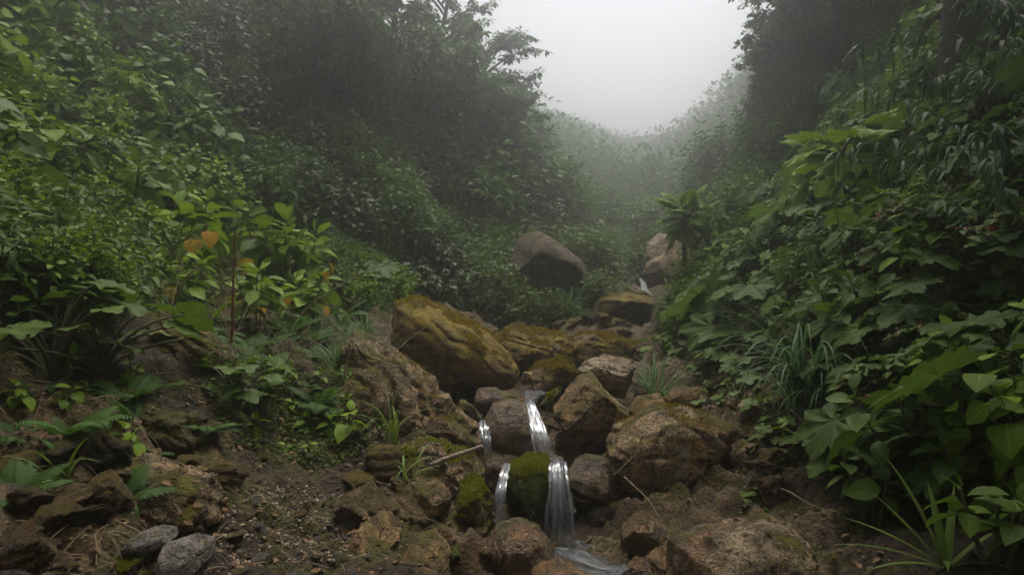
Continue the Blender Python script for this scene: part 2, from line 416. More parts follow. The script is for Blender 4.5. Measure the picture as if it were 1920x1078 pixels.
SEC = {
 -12: [(-8, 2.0), (-4, 0.2), (-1.6, -1.1), (-.5, -1.5), (.4, -1.6), (1.1, -1.5), (2.2, -1.0), (4, .4), (8, 3)],
 1.6: [(-7, 2.0), (-3.2, 0.1), (-1.8, -1.0), (-.6, -1.42), (.3, -1.6), (1.0, -1.5), (1.7, -1.2), (3.2, 0.0), (7, 3)],
}
SECPX = {
 3.0: [(-2400, 0), (-900, 650), (-300, 840), (0, 935), (250, 1025), (420, 1110), (700, 1180), (1000, 1260), (1150, 1260), (1400, 1160), (1650, 1110), (1900, 1010), (2300, 750), (2900, 300), (4000, -400)],
 4.0: [(-2200, -300), (-1000, 300), (-300, 560), (0, 700), (150, 770), (250, 815), (400, 905), (520, 990), (640, 1000), (760, 1015), (880, 1060), (960, 1095), (1150, 1095), (1250, 1075), (1450, 1000), (1600, 950), (1750, 870), (1950, 700), (2400, 350), (3000, 0), (3800, -400)],
 5.0: [(-2000, -400), (-1000, 100), (-200, 400), (0, 535), (200, 600), (400, 700), (520, 825), (650, 875), (780, 860), (880, 920), (930, 980), (1100, 1000), (1200, 960), (1300, 920), (1450, 875), (1550, 790), (1700, 650), (1900, 470), (2300, 150), (3000, -200)],
 6.0: [(-1800, -500), (-1000, -100), (-100, 420), (100, 540), (300, 615), (450, 665), (600, 710), (720, 740), (830, 810), (900, 870), (1000, 890), (1080, 880), (1200, 845), (1350, 790), (1450, 745), (1600, 600), (1800, 400), (2100, 130), (2800, -300)],
 7.5: [(-1600, -600), (-800, -200), (0, 380), (250, 505), (450, 590), (600, 635), (750, 680), (850, 740), (960, 770), (1040, 770), (1150, 750), (1300, 705), (1400, 650), (1550, 515), (1700, 370), (1900, 180), (2300, -150), (2900, -500)],
 9.0: [(-1400, -800), (-700, -400), (0, 250), (250, 400), (450, 525), (650, 600), (800, 650), (920, 685), (1000, 700), (1100, 700), (1200, 685), (1300, 632), (1450, 510), (1600, 350), (1750, 190), (1950, 0), (2400, -350), (2900, -700)],
 12.0: [(-1200, -900), (-600, -550), (0, 20), (250, 200), (450, 345), (650, 475), (800, 570), (950, 625), (1050, 620), (1150, 612), (1230, 595), (1320, 540), (1450, 430), (1550, 310), (1680, 150), (1850, -40), (2300, -500), (2600, -700)],
 16.0: [(-900, -900), (-500, -700), (0, -200), (300, 0), (500, 150), (700, 325), (850, 455), (1000, 545), (1100, 562), (1200, 556), (1260, 542), (1330, 490), (1420, 370), (1500, 220), (1620, 40), (1800, -150), (2200, -650)],
 20.0: [(-400, -800), (300, -220), (500, -60), (700, 120), (850, 285), (1000, 455), (1120, 522), (1210, 527), (1270, 515), (1340, 450), (1400, 320), (1460, 150), (1600, -50), (1900, -500)],
 28.0: [(-100, -450), (300, -200), (600, 0), (800, 190), (950, 345), (1060, 425), (1150, 470), (1230, 490), (1290, 480), (1350, 400), (1420, 250), (1500, 60), (1700, -150), (1900, -330)],
 50.0: [(300, -110), (600, 20), (800, 160), (950, 285), (1080, 362), (1180, 405), (1250, 430), (1305, 412), (1370, 330), (1450, 190), (1600, 0), (1750, -60)],
 100.0: [(500, -40), (800, 80), (900, 150), (1050, 245), (1200, 322), (1265, 345), (1340, 290), (1450, 160), (1600, 60)],
 116.0: [(500, 60), (800, 100), (1000, 180), (1200, 260), (1290, 290), (1400, 200), (1550, 100), (1750, 90)],
 125.0: [(500, 230), (900, 230), (1250, 260), (1600, 230), (1800, 230)],
}
for Y_, pts_ in SECPX.items():
    SEC[Y_] = [((px - 960) / FPX * Y_, Y_ * (539 - py) / FPX) for px, py in pts_]
YS = np.array(sorted(SEC))
SX = [np.array([p[0] for p in SEC[y]]) for y in YS]
SZ = [np.minimum(np.array([p[1] for p in SEC[y]]), 19.0) for y in YS]

def Hbase(x, y):
    x = np.asarray(x, float)
    y = np.clip(np.asarray(y, float), YS[0], YS[-1] - 1e-6)
    Z = np.stack([np.interp(x, SX[k], SZ[k]) for k in range(len(YS))])
    n = len(YS)
    k = np.clip(np.searchsorted(YS, y, side='right') - 1, 0, n - 2)
    take = lambda q: np.take_along_axis(Z, np.clip(q, 0, n - 1)[None], 0)[0]
    z0, z1, zm, zp = take(k), take(k + 1), take(k - 1), take(k + 2)
    y0, y1 = YS[k], YS[k + 1]
    ym, yp = YS[np.clip(k - 1, 0, n - 1)], YS[np.clip(k + 2, 0, n - 1)]
    h = y1 - y0
    m0 = np.where(k > 0, (z1 - zm) / (y1 - ym), (z1 - z0) / h)
    m1 = np.where(k < n - 2, (zp - z0) / (yp - y0), (z1 - z0) / h)
    t = (y - y0) / h
    return (2 * t**3 - 3 * t**2 + 1) * z0 + (t**3 - 2 * t**2 + t) * h * m0 + (-2 * t**3 + 3 * t**2) * z1 + (t**3 - t**2) * h * m1

def Hn(x, y):
    p = np.stack([x, y, np.zeros_like(x)], -1)
    near = np.clip((18 - y) / 8, 0, 1)
    big = fbm(p * 0.9, 3, .5, 3) * 0.16 * np.clip(y / 6, .6, 2.5)
    r = 1 - np.abs(fbm(p * 2.6, 4, .55, 11)) * 2
    fine = fbm(p * 9.0, 4, .6, 21)
    return big + near * (r * 0.06 + fine * 0.05)

ROCKY = np.array([(880, 900), (700, 700), (640, 640), (760, 560), (940, 610), (1080, 590), (1090, 545), (1200, 520), (1230, 545), (1230, 620), (1330, 680), (1440, 700), (1490, 860), (1600, 980), (1600, 1200), (820, 1200), (760, 960)], float)
ROCKY2 = np.array([(-300, 700), (60, 690), (400, 700), (470, 880), (430, 1000), (300, 1200), (-500, 1200)], float)
def rocky_mask(x, y):
    px = 960 + FPX * x / np.maximum(y, 1.5)
    py = 539 - FPX * Hbase(x, y) / np.maximum(y, 1.5)
    pts = np.stack([px, py], -1)
    m = 0
    for k, (a, b) in enumerate(((0, 0), (35, 10), (-35, -10), (15, -30), (-15, 30), (55, 0), (-55, 0))):
        q = pts + np.array([a, b]) + (fbm(np.stack([x * 2.2, y * 2.2, x * 0 + k * .1], -1), 3, .5, 91) * 60)[:, None]
        m = m + inpoly(q, ROCKY) + 0.55 * inpoly(q, ROCKY2)
    return np.where(y > 1.6, m / 7.0, .3)

def crag(x, y):
    p = np.stack([x * 2.4, y * 2.4 + x * .8, x * 0], -1)
    a = fbm(p, 3, .5, 61) * 3.2 + x * 1.1
    t = a - np.floor(a)
    st = np.floor(a) + np.clip((t - .72) / .28, 0, 1)
    return (st - x * 1.1) * .075 + (np.abs(fbm(p * 2.3, 3, .5, 67)) - .25) * .10

def H(x, y):
    x = np.atleast_1d(np.asarray(x, float)); y = np.atleast_1d(np.asarray(y, float))
    return Hbase(x, y) + Hn(x, y) + rocky_mask(x, y) * crag(x, y)

TMARCH = np.concatenate([np.geomspace(2.0, 60, 700)])
def hits(px, py):
    """where the lines of sight through photo pixels meet the ground"""
    px = np.atleast_1d(np.asarray(px, float)); py = np.atleast_1d(np.asarray(py, float))
    a = (px - 960) / FPX; b = (539 - py) / FPX
    X = a[:, None] * TMARCH; Z = b[:, None] * TMARCH; Yv = np.broadcast_to(TMARCH, X.shape)
    below = Z < Hbase(X.ravel(), Yv.ravel()).reshape(X.shape)
    i = np.argmax(below, 1)
    ok = below.any(1) & (i > 0)
    y = TMARCH[i]
    x = a * y
    return np.stack([x, y, H(x, y)], -1), ok

def hit(px, py):
    p, ok = hits(px, py)
    return p[0]

def P(px, py, y):
    return np.array([(px - 960) / FPX * y, y, (539 - py) / FPX * y])

def proj(p):
    return 960 + FPX * p[..., 0] / p[..., 1], 539 - FPX * p[..., 2] / p[..., 1]

def normal_at(x, y):
    e = 0.25
    return nrm(np.stack([-(Hbase(x + e, y) - Hbase(x - e, y)) / (2 * e), -(Hbase(x, y + e) - Hbase(x, y - e)) / (2 * e), np.ones_like(x)], -1))

rows = np.concatenate([np.linspace(-11.9, 1.4, 16), np.geomspace(1.6, 18, 420), np.geomspace(18.2, 124.9, 110)])
pxs = np.concatenate([np.linspace(-2600, -150, 50), np.linspace(-130, 2050, 430), np.linspace(2075, 4200, 50)])
gx = (pxs[None, :] - 960) / FPX * np.maximum(rows[:, None], 3.2)
gx = np.clip(gx, -70, 70) + np.linspace(-.5, .5, len(pxs))[None, :] * np.linspace(0, 1, len(rows))[:, None]
gy = np.broadcast_to(rows[:, None], gx.shape)
gz = H(gx.ravel(), gy.ravel()).reshape(gx.shape)
gv = np.stack([gx, gy, gz], -1)
i, j = np.meshgrid(np.arange(len(rows) - 1), np.arange(len(pxs) - 1), indexing='ij')
w = len(pxs)
mb = MB()
mb.add(gv, np.stack([i * w + j, i * w + j + 1, (i + 1) * w + j + 1, (i + 1) * w + j], -1).reshape(-1, 4), None, rocky_mask(gx.ravel(), gy.ravel()))
tag(mb.build('ground', M['soil']), kind='structure')

# haze
hz = MB()
hx, y0, y1, z0, z1 = 72.5, -13.5, 127.0, -4.5, 23.0
c8 = np.array([(sx * hx, yy, zz) for zz in (z0, z1) for yy in (y0, y1) for sx in (-1, 1)])
hz.add(c8, [(0, 2, 3, 1), (4, 5, 7, 6), (0, 1, 5, 4), (2, 6, 7, 3), (0, 4, 6, 2), (1, 3, 7, 5)])
hm = NT('haze_air')
pv = hm.n('VolumePrincipled', {'Color': (0.88, 0.895, 0.92), 'Density': HAZE_DENSITY, 'Anisotropy': HAZE_G})
hm.t.links.new(pv.outputs[0], hm.out.inputs['Volume'])
tag(hz.build('haze', hm.m, smooth=False), kind='stuff')

# ------------------------------------------------------------------ rocks
_ico = {}
def ico(sub):
    if sub not in _ico:
        import bmesh
        bm = bmesh.new()
        bmesh.ops.create_icosphere(bm, subdivisions=sub, radius=1.0)
        V = np.array([v.co[:] for v in bm.verts]); F = np.array([[v.index for v in f.verts] for f in bm.faces])
        bm.free()
        _ico[sub] = (V, F)
    return _ico[sub]

def facet(V, rng, n, lo=.62, hi=.92):
    for _ in range(n):
        d = nrm(rng.normal(size=3))
        k = rng.uniform(lo, hi)
        s = V @ d
        over = np.maximum(s - k, 0)
        V = V - over[:, None] * d * 0.93
    return V

def craggy(V, size, rough, seed, strata=0.0, sdir=(0.3, 0.2, 0.93)):
    d = nrm(V - V.mean(0))
    q = V / size
    r = 1 - 2 * np.abs(fbm(q * 3.0, 4, .55, seed + 5))
    k = fbm(q * 2.0, 3, .5, seed) * 0.9 + r * 0.35 + fbm(q * 11, 4, .6, seed + 9) * 0.35
    V = V + d * (k * rough * size)[:, None]
    if strata:
        sd_ = nrm(np.array(sdir))
        t = (q @ sd_) * 7 + fbm(q * 2.5, 3, .5, seed + 3) * 1.2
        st = (t - np.floor(t)); st = np.abs(st - .5) * 2
        V = V + d * ((np.clip(st * 2.2, 0, 1) - .6) * strata * size * 0.045)[:, None]
    return V

def rock(name, label, poly, Y, thick, mat, seed, sub=5, rough=.05, facets=15, strata=0.0, box=.75, cat='boulder', sdir=(0.3, 0.2, 0.93), lo=.5):
    rng = np.random.default_rng(seed)
    pw = np.array([P(a, b, Y) for a, b in poly])[:, [0, 2]]
    c = (pw.min(0) + pw.max(0)) / 2
    c = (c + pw.mean(0)) / 2
    V, F = ico(sub)
    V = facet(V.copy(), rng, facets, lo)
    rho = np.sqrt(V[:, 0]**2 + V[:, 2]**2)
    th = np.arctan2(V[:, 2], V[:, 0])
    tt = np.linspace(-math.pi, math.pi, 361)
    A = pw - c; B = np.roll(A, -1, 0)
    Rr = np.zeros(361)
    for q, t in enumerate(tt):
        dx, dz = math.cos(t), math.sin(t)
        E = B - A
        den = dx * E[:, 1] - dz * E[:, 0]
        den = np.where(np.abs(den) < 1e-9, 1e-9, den)
        lam = (A[:, 0] * E[:, 1] - A[:, 1] * E[:, 0]) / den
        u = (A[:, 0] * dz - A[:, 1] * dx) / den
        good = (lam > 0) & (u >= -1e-6) & (u <= 1 + 1e-6)
        Rr[q] = lam[good].max() if good.any() else 0
    bad = Rr == 0
    if bad.any():
        Rr[bad] = np.interp(tt[bad], tt[~bad], Rr[~bad])
    rr = np.interp(th, tt, Rr)
    rp = np.power(rho, box) * rr * 1.04
    size = (pw.max(0) - pw.min(0)).mean()
    W = np.stack([np.cos(th) * rp, np.sign(V[:, 1]) * np.abs(V[:, 1])**.85 * thick, np.sin(th) * rp], -1)
    W = craggy(W, size, rough, seed, strata, sdir)
    m = MB()
    m.add(W, F)
    o = m.build(name, M[mat])
    o.location = (c[0], Y, c[1])
    return tag(o, label, cat)

ROCKS = [
 # poly, Y, thickness, material ...
 ('boulder', 'slanting mossy slab boulder lying left of the stream above the falls', [(752, 572), (790, 563), (850, 592), (905, 625), (950, 662), (972, 690), (965, 716), (930, 730), (885, 730), (850, 765), (812, 755), (785, 705), (745, 640)], 7.7, .75, 'rock_slab', 1, dict(sub=6, rough=.035, strata=.5, sdir=(.55, .2, .8), facets=6)),
 ('rock_ledge', 'wide moss-covered ledge of rock across the gully behind the slanting slab', [(925, 640), (955, 620), (1010, 618), (1060, 628), (1085, 655), (1080, 700), (1000, 715), (940, 700)], 9.2, .9, 'rock_ledge', 2, dict(sub=6, rough=.07, strata=1.0, facets=5)),
 ('rock_ledge', 'smaller yellow-mossed ledge to the right of the wide ledge', [(1070, 645), (1095, 628), (1150, 622), (1190, 640), (1185, 690), (1120, 700), (1075, 690)], 9.6, .8, 'rock_ledge', 3, dict(sub=5, rough=.07, strata=1.0)),
 ('rock_ledge', 'low greenish ledge just above the topmost pool of the near falls', [(985, 700), (1010, 680), (1060, 668), (1085, 690), (1075, 730), (1020, 745), (985, 735)], 7.9, .5, 'rock_ledge', 4, dict(sub=5, rough=.07, strata=.6)),
 ('rock_shelf', 'tiered brown bedrock shelf carrying the upper stream in the mist', [(1085, 590), (1110, 560), (1165, 548), (1215, 560), (1215, 605), (1160, 628), (1095, 622)], 13.0, 1.5, 'rock_ledge', 5, dict(sub=5, rough=.08, strata=1.0, cat='rock ledge')),
 ('boulder', 'pale cracked boulder with a flat split face behind the brown boulder', [(1083, 695), (1092, 674), (1130, 661), (1170, 666), (1196, 684), (1190, 720), (1168, 745), (1120, 735)], 7.0, .38, 'rock_pale', 6, dict(sub=6, rough=.03, strata=.8, sdir=(.35, .1, .9))),
 ('boulder', 'angular rust-brown boulder to the right of the upper fall', [(1010, 768), (1040, 735), (1088, 700), (1118, 703), (1150, 733), (1175, 765), (1170, 810), (1130, 845), (1085, 860), (1050, 855), (1030, 812)], 6.2, .45, 'rock_brown', 7, dict(sub=6, rough=.04, strata=.4, facets=16, lo=.45)),
 ('boulder', 'rounded dark wet boulder in the stream beneath the slanting slab', [(884, 748), (900, 729), (930, 726), (955, 740), (955, 762), (925, 772), (892, 768)], 6.7, .22, 'rock_brownwet', 8, dict(sub=5, rough=.03, facets=3)),
 ('boulder', 'brown half-mossed boulder standing between the two upper falls', [(904, 800), (925, 760), (955, 750), (985, 758), (1005, 800), (1012, 850), (990, 870), (930, 866), (910, 845)], 5.75, .3, 'rock_brownwet', 9, dict(sub=6, rough=.035, facets=5)),
 ('boulder', 'round boulder wholly covered in green moss between the two lower falls', [(943, 905), (958, 872), (990, 856), (1022, 860), (1038, 885), (1040, 935), (1028, 985), (990, 1000), (952, 975)], 4.92, .26, 'rock_moss', 10, dict(sub=6, rough=.035, facets=2)),
 ('boulder', 'dark shaded boulder close on the right of the lower fall', [(1055, 880), (1070, 852), (1105, 843), (1135, 850), (1150, 900), (1140, 950), (1080, 950), (1058, 925)], 5.2, .3, 'rock_brownwet', 11, dict(sub=5, rough=.05)),
 ('boulder', 'largest boulder, ochre stained with a pale flat top right of the falls', [(1115, 872), (1124, 838), (1160, 808), (1220, 770), (1280, 754), (1335, 756), (1380, 788), (1394, 815), (1388, 855), (1370, 900), (1330, 925), (1260, 930), (1190, 925), (1135, 908)], 5.35, .55, 'rock_big', 12, dict(sub=6, rough=.035, strata=.5, facets=16, lo=.5)),
 ('boulder', 'pitted orange-brown boulder beside the plunge pool under the largest boulder', [(1165, 1000), (1185, 965), (1220, 955), (1255, 975), (1265, 1020), (1240, 1062), (1190, 1062)], 4.4, .25, 'rock_orange', 13, dict(sub=5, rough=.06)),
 ('stone', 'small smooth ochre stone at the right rim of the plunge pool', [(1178, 1062), (1195, 1045), (1218, 1048), (1225, 1075), (1200, 1090), (1180, 1085)], 3.95, .08, 'rock_orange', 14, dict(sub=4, rough=.05, cat='stone')),
 ('boulder', 'rusty angular boulder between the small ochre stone and the crumbly boulder', [(1222, 1055), (1250, 1020), (1285, 1010), (1305, 1040), (1300, 1085), (1240, 1095)], 3.9, .2, 'rock_orange', 15, dict(sub=5, rough=.06, strata=.4)),
 ('boulder', 'pale crumbly boulder of cemented gravel at the bottom edge', [(1262, 1095), (1268, 1022), (1320, 985), (1400, 972), (1475, 985), (1525, 1022), (1565, 1085), (1500, 1150), (1330, 1150)], 3.7, .42, 'rock_crumb', 16, dict(sub=6, rough=.075, facets=5)),
 ('rock', 'tan lump of rock on the bank just right of the largest boulder', [(1372, 860), (1400, 832), (1445, 838), (1470, 865), (1455, 905), (1400, 925), (1378, 900)], 5.1, .25, 'rock_crumb', 17, dict(sub=5, rough=.07, cat='rock')),
 ('rock', 'dark overhung rock under the leafy vine at the lower right', [(1520, 990), (1560, 960), (1630, 965), (1675, 1000), (1680, 1060), (1600, 1090), (1530, 1060)], 4.0, .4, 'rock_dark', 18, dict(sub=5, rough=.06, cat='rock')),
 ('rock', 'brown square rock under the long grass tuft on the right bank', [(1535, 885), (1560, 865), (1605, 872), (1625, 905), (1610, 945), (1555, 945)], 4.7, .25, 'rock_dark', 19, dict(sub=5, rough=.06, cat='rock')),
 ('stone', 'reddish pointed stone poking up at the bottom right edge', [(1648, 1075), (1680, 1052), (1705, 1075), (1700, 1105), (1660, 1105)], 3.5, .12, 'rock_brown', 20, dict(sub=4, rough=.05, cat='stone')),
 ('boulder', 'hazy wedge-shaped boulder far up the left side of the gully', [(955, 530), (968, 452), (988, 438), (1015, 438), (1050, 462), (1085, 490), (1098, 514), (1085, 550), (970, 585)], 13.6, 1.0, 'rock_far', 21, dict(sub=5, rough=.04, facets=6)),
 ('boulder', 'tall pinkish boulder farthest up the stream in the mist', [(1210, 500), (1218, 455), (1240, 435), (1265, 445), (1285, 490), (1270, 520), (1225, 520)], 18.6, .7, 'rock_pale', 22, dict(sub=5, rough=.04)),
 ('boulder', 'dark-faced boulder in front of the tall pinkish one beside the far cascade', [(1208, 515), (1220, 490), (1250, 470), (1290, 470), (1310, 510), (1290, 550), (1225, 545)], 17.4, .8, 'rock_big', 23, dict(sub=5, rough=.04)),
 # left bank
 ('rock_outcrop', 'ragged pale ridge of rock on the left bank below the slanting slab', [(635, 640), (655, 608), (705, 622), (738, 660), (765, 692), (750, 730), (690, 740), (640, 700)], 6.6, .5, 'rock_strata', 24, dict(sub=6, rough=.09, strata=1.0, sdir=(.6, .1, .75), cat='rock outcrop')),
 ('rock_outcrop', 'layered brown rock face sloping down to the left of the upper falls', [(640, 760), (680, 705), (750, 682), (805, 728), (850, 765), (890, 800), (908, 850), (880, 890), (790, 880), (700, 830)], 5.9, .5, 'rock_strata', 25, dict(sub=6, rough=.09, strata=1.2, sdir=(.6, .1, .75), cat='rock outcrop')),
 ('rock_outcrop', 'crumbling mossy rock shelf under the dry pale branch', [(700, 880), (740, 838), (810, 830), (880, 842), (925, 880), (930, 930), (860, 960), (760, 930)], 4.95, .4, 'rock_strata', 26, dict(sub=6, rough=.09, strata=1.0, cat='rock outcrop')),
 ('boulder', 'dark mossy block of rock left of the thin lower fall', [(838, 945), (860, 900), (900, 900), (928, 930), (932, 990), (915, 1045), (860, 1050), (835, 1010)], 4.55, .35, 'rock_dark', 27, dict(sub=6, rough=.06, strata=.6)),
 ('stone', 'rusty knob of rock at the top of the thin lower fall', [(908, 868), (920, 850), (942, 855), (948, 880), (935, 900), (912, 895)], 5.0, .12, 'rock_brownwet', 28, dict(sub=5, rough=.06, cat='stone')),
 ('boulder', 'rusty rounded rock below the mossy shelf on the left bank', [(758, 925), (780, 895), (825, 892), (852, 920), (845, 960), (795, 975), (762, 955)], 4.45, .25, 'rock_brown', 29, dict(sub=5, rough=.07)),
 ('boulder', 'brown wet boulder in front of the thin lower fall', [(920, 1015), (932, 988), (975, 980), (1015, 990), (1035, 1030), (1045, 1062), (1000, 1085), (940, 1070), (922, 1045)], 4.15, .22, 'rock_orange', 30, dict(sub=6, rough=.06, facets=5)),
 ('boulder', 'ochre pitted boulder cut by the bottom edge before the plunge pool', [(975, 1075), (1000, 1052), (1050, 1046), (1090, 1062), (1115, 1090), (1090, 1120), (1000, 1120)], 3.85, .2, 'rock_orange', 31, dict(sub=5, rough=.07)),
 ('stone', 'knobbly mossy stone beside the brown wet boulder', [(905, 1030), (912, 1008), (930, 1012), (945, 1040), (950, 1062), (920, 1068)], 4.1, .1, 'rock_dark', 32, dict(sub=5, rough=.09, cat='stone')),
 ('boulder', 'dark angular boulder with a ridged top left of centre at the bottom', [(655, 1010), (680, 970), (720, 965), (755, 1000), (752, 1045), (715, 1065), (665, 1050)], 4.0, .28, 'rock_brown', 33, dict(sub=5, rough=.06, strata=.5, lo=.5)),
 ('boulder', 'brown boulder with mossy shoulder at the bottom edge left of the stream', [(752, 1060), (775, 1012), (810, 1005), (845, 1040), (852, 1085), (800, 1105), (757, 1095)], 3.9, .25, 'rock_brown', 34, dict(sub=5, rough=.05, strata=.4, lo=.5)),
 ('stone', 'small round mossy stone right of the mossy-shouldered boulder', [(832, 1030), (845, 1015), (868, 1018), (878, 1040), (868, 1058), (840, 1055)], 4.05, .08, 'rock_moss', 35, dict(sub=4, rough=.04, cat='stone')),
 ('stone', 'long flat grey stone lying across two rocks at the lower left', [(227, 1025), (245, 1004), (290, 992), (322, 994), (326, 1012), (300, 1028), (240, 1036)], 2.93, .1, 'rock_grey', 36, dict(sub=5, rough=.04, facets=6, strata=.3, cat='stone')),
 ('boulder', 'blocky grey-topped boulder right of the long flat grey stone', [(315, 1040), (325, 1008), (362, 1001), (385, 1022), (388, 1085), (350, 1110), (318, 1095)], 2.93, .18, 'rock_grey', 37, dict(sub=5, rough=.04, facets=6)),
 ('boulder', 'mossy boulder under the left end of the long flat grey stone', [(215, 1070), (230, 1035), (290, 1028), (318, 1050), (315, 1100), (240, 1110)], 2.93, .2, 'rock_dark', 38, dict(sub=5, rough=.05)),
 ('boulder', 'greenish round mossy boulder left of the long flat grey stone', [(138, 1020), (155, 985), (190, 980), (212, 1005), (208, 1050), (165, 1062)], 3.23, .18, 'rock_dark', 39, dict(sub=5, rough=.05)),
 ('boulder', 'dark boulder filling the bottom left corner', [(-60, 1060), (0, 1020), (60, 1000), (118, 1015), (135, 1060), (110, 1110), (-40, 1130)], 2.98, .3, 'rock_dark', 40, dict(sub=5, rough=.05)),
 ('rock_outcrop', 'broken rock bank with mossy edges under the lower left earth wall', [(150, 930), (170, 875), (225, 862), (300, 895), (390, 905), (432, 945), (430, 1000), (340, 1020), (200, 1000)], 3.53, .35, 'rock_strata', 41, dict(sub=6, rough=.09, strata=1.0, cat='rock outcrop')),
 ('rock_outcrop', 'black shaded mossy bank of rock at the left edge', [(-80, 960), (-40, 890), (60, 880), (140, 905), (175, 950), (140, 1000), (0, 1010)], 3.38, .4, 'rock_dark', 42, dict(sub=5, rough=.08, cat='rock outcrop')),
 ('rock_outcrop', 'streaked grey rock face showing through the plants on the left slope', [(195, 640), (225, 590), (290, 580), (350, 610), (410, 660), (430, 720), (370, 760), (270, 730), (210, 690)], 5.1, .35, 'rock_strata', 43, dict(sub=6, rough=.08, strata=1.2, sdir=(.7, .1, .6), cat='rock outcrop')),
 ('rock_outcrop', 'overhanging earthy rock lip above the hollow on the left bank', [(160, 800), (200, 745), (300, 735), (390, 770), (440, 820), (420, 870), (320, 850), (200, 850)], 4.3, .4, 'earth', 44, dict(sub=6, rough=.13, strata=.8, cat='rock outcrop')),
 ('stone', 'tan flat stone half buried in the right bank above the tan lump', [(1375, 760), (1395, 747), (1420, 755), (1425, 775), (1395, 782)], 5.7, .12, 'rock_pale', 45, dict(sub=4, rough=.06, cat='stone')),
 ('boulder', 'mid-brown boulder behind the largest boulder on the right bank', [(1180, 770), (1200, 745), (1240, 740), (1260, 760), (1240, 790), (1190, 795)], 6.3, .25, 'rock_brown', 46, dict(sub=5, rough=.07)),
 ('boulder', 'brown bank rock right of the pale cracked boulder under the green tuft', [(1240, 745), (1262, 725), (1305, 722), (1330, 745), (1315, 775), (1255, 772)], 6.5, .25, 'rock_brown', 47, dict(sub=5, rough=.07)),
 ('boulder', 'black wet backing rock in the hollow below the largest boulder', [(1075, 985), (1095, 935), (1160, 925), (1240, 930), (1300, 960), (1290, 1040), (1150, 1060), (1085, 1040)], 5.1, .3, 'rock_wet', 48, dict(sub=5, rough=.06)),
 ('stone', 'little red-brown stone in front of the fall at the right of the pool', [(1090, 1018), (1102, 1003), (1120, 1006), (1124, 1024), (1104, 1032)], 4.55, .06, 'rock_orange', 49, dict(sub=4, rough=.05, cat='stone')),
 ('boulder', 'dark mossy boulder left of the upper left trickle', [(850, 780), (862, 752), (892, 755), (908, 780), (900, 805), (865, 805)], 6.3, .22, 'rock_dark', 50, dict(sub=5, rough=.06)),
 ('stone', 'red-brown cobble wedged between slab and green ledge', [(975, 712), (982, 697), (1000, 697), (1006, 712), (995, 722), (980, 722)], 7.4, .1, 'rock_brown', 51, dict(sub=4, rough=.04, cat='stone')),
 ('stone', 'slim dark mossy rock leaning on the angular rust-brown boulder', [(1005, 762), (1020, 742), (1052, 722), (1058, 732), (1035, 755), (1015, 775)], 6.0, .1, 'rock_moss', 52, dict(sub=4, rough=.05, cat='stone')),
 ('stone', 'flat stone lip over which the upper fall pours', [(965, 752), (975, 742), (1005, 742), (1012, 752), (1000, 762), (972, 762)], 6.15, .15, 'rock_orange', 53, dict(sub=4, rough=.05, cat='stone')),
 ('boulder', 'wet rust-coloured rock at the foot of the upper fall', [(960, 880), (985, 850), (1030, 848), (1075, 862), (1070, 910), (1000, 915)], 5.3, .2, 'rock_brownwet', 54, dict(sub=5, rough=.05)),
 ('boulder', 'dark rock behind the plunge of the lower fall', [(1020, 960), (1030, 880), (1065, 880), (1085, 950), (1080, 1040), (1030, 1040)], 4.95, .18, 'rock_wet', 55, dict(sub=5, rough=.05)),
]
rock_objs = {}
for nm, lb, poly, Y, th, mt, sd_, kw in ROCKS:
    rock_objs[sd_] = rock(nm, lb, poly, Y, th, mt, sd_, **kw)

def rock_surface(o):
    n = len(o.data.vertices)
    v = np.zeros(n * 3, np.float32); o.data.vertices.foreach_get('co', v)
    m_ = np.zeros(n * 3, np.float32); o.data.vertices.foreach_get('normal', m_)
    return v.reshape(-1, 3).astype(float), m_.reshape(-1, 3).astype(float)

# loose stones
pebs = []
for k in range(9):
    rg = np.random.default_rng(300 + k)
    V, F = ico(3)
    V = facet(V.copy(), rg, 9, .45, .85)
    V = craggy(V * np.array([1, rg.uniform(.6, .9), rg.uniform(.35, .7)]), 2.0, .05, 300 + k)
    m = MB(); m.add(V, F)
    pebs.append(m.mesh('stone', M[('rock_grey', 'rock_dark', 'rock_brown', 'rock_grey', 'rock_crumb')[k % 5]]))

def scatter_stones(poly_px, n, smin, smax, label, group, seed):
    rg = np.random.default_rng(seed)
    q = np.array(poly_px, float)
    pts = []
    while len(pts) < n:
        c = rg.uniform(q.min(0), q.max(0))
        if inpoly(c[None], q)[0]:
            pts.append(c)
    hp, ok = hits([p[0] for p in pts], [p[1] for p in pts])
    for p, good in zip(hp, ok):
        if not good: continue
        s = smin * (smax / smin) ** (rg.random() ** 1.8)
        o = link_mesh('stone', pebs[rg.integers(len(pebs))])
        o.scale = (s * rg.uniform(.8, 1.3), s, s * rg.uniform(.7, 1.1))
        o.rotation_euler = (rg.normal() * .25, rg.normal() * .25, rg.uniform(0, 6.3))
        o.location = (p[0], p[1], p[2] + s * .04)
        tag(o, label, 'stone', group)


def region_points(poly_px, n, seed):
    rg = np.random.default_rng(seed)
    q = np.array(poly_px, float)
    c = rg.uniform(q.min(0), q.max(0), (n * 4, 2))
    c = c[inpoly(c, q)][:n]
    hp, ok = hits(c[:, 0], c[:, 1])
    return hp[ok], rg

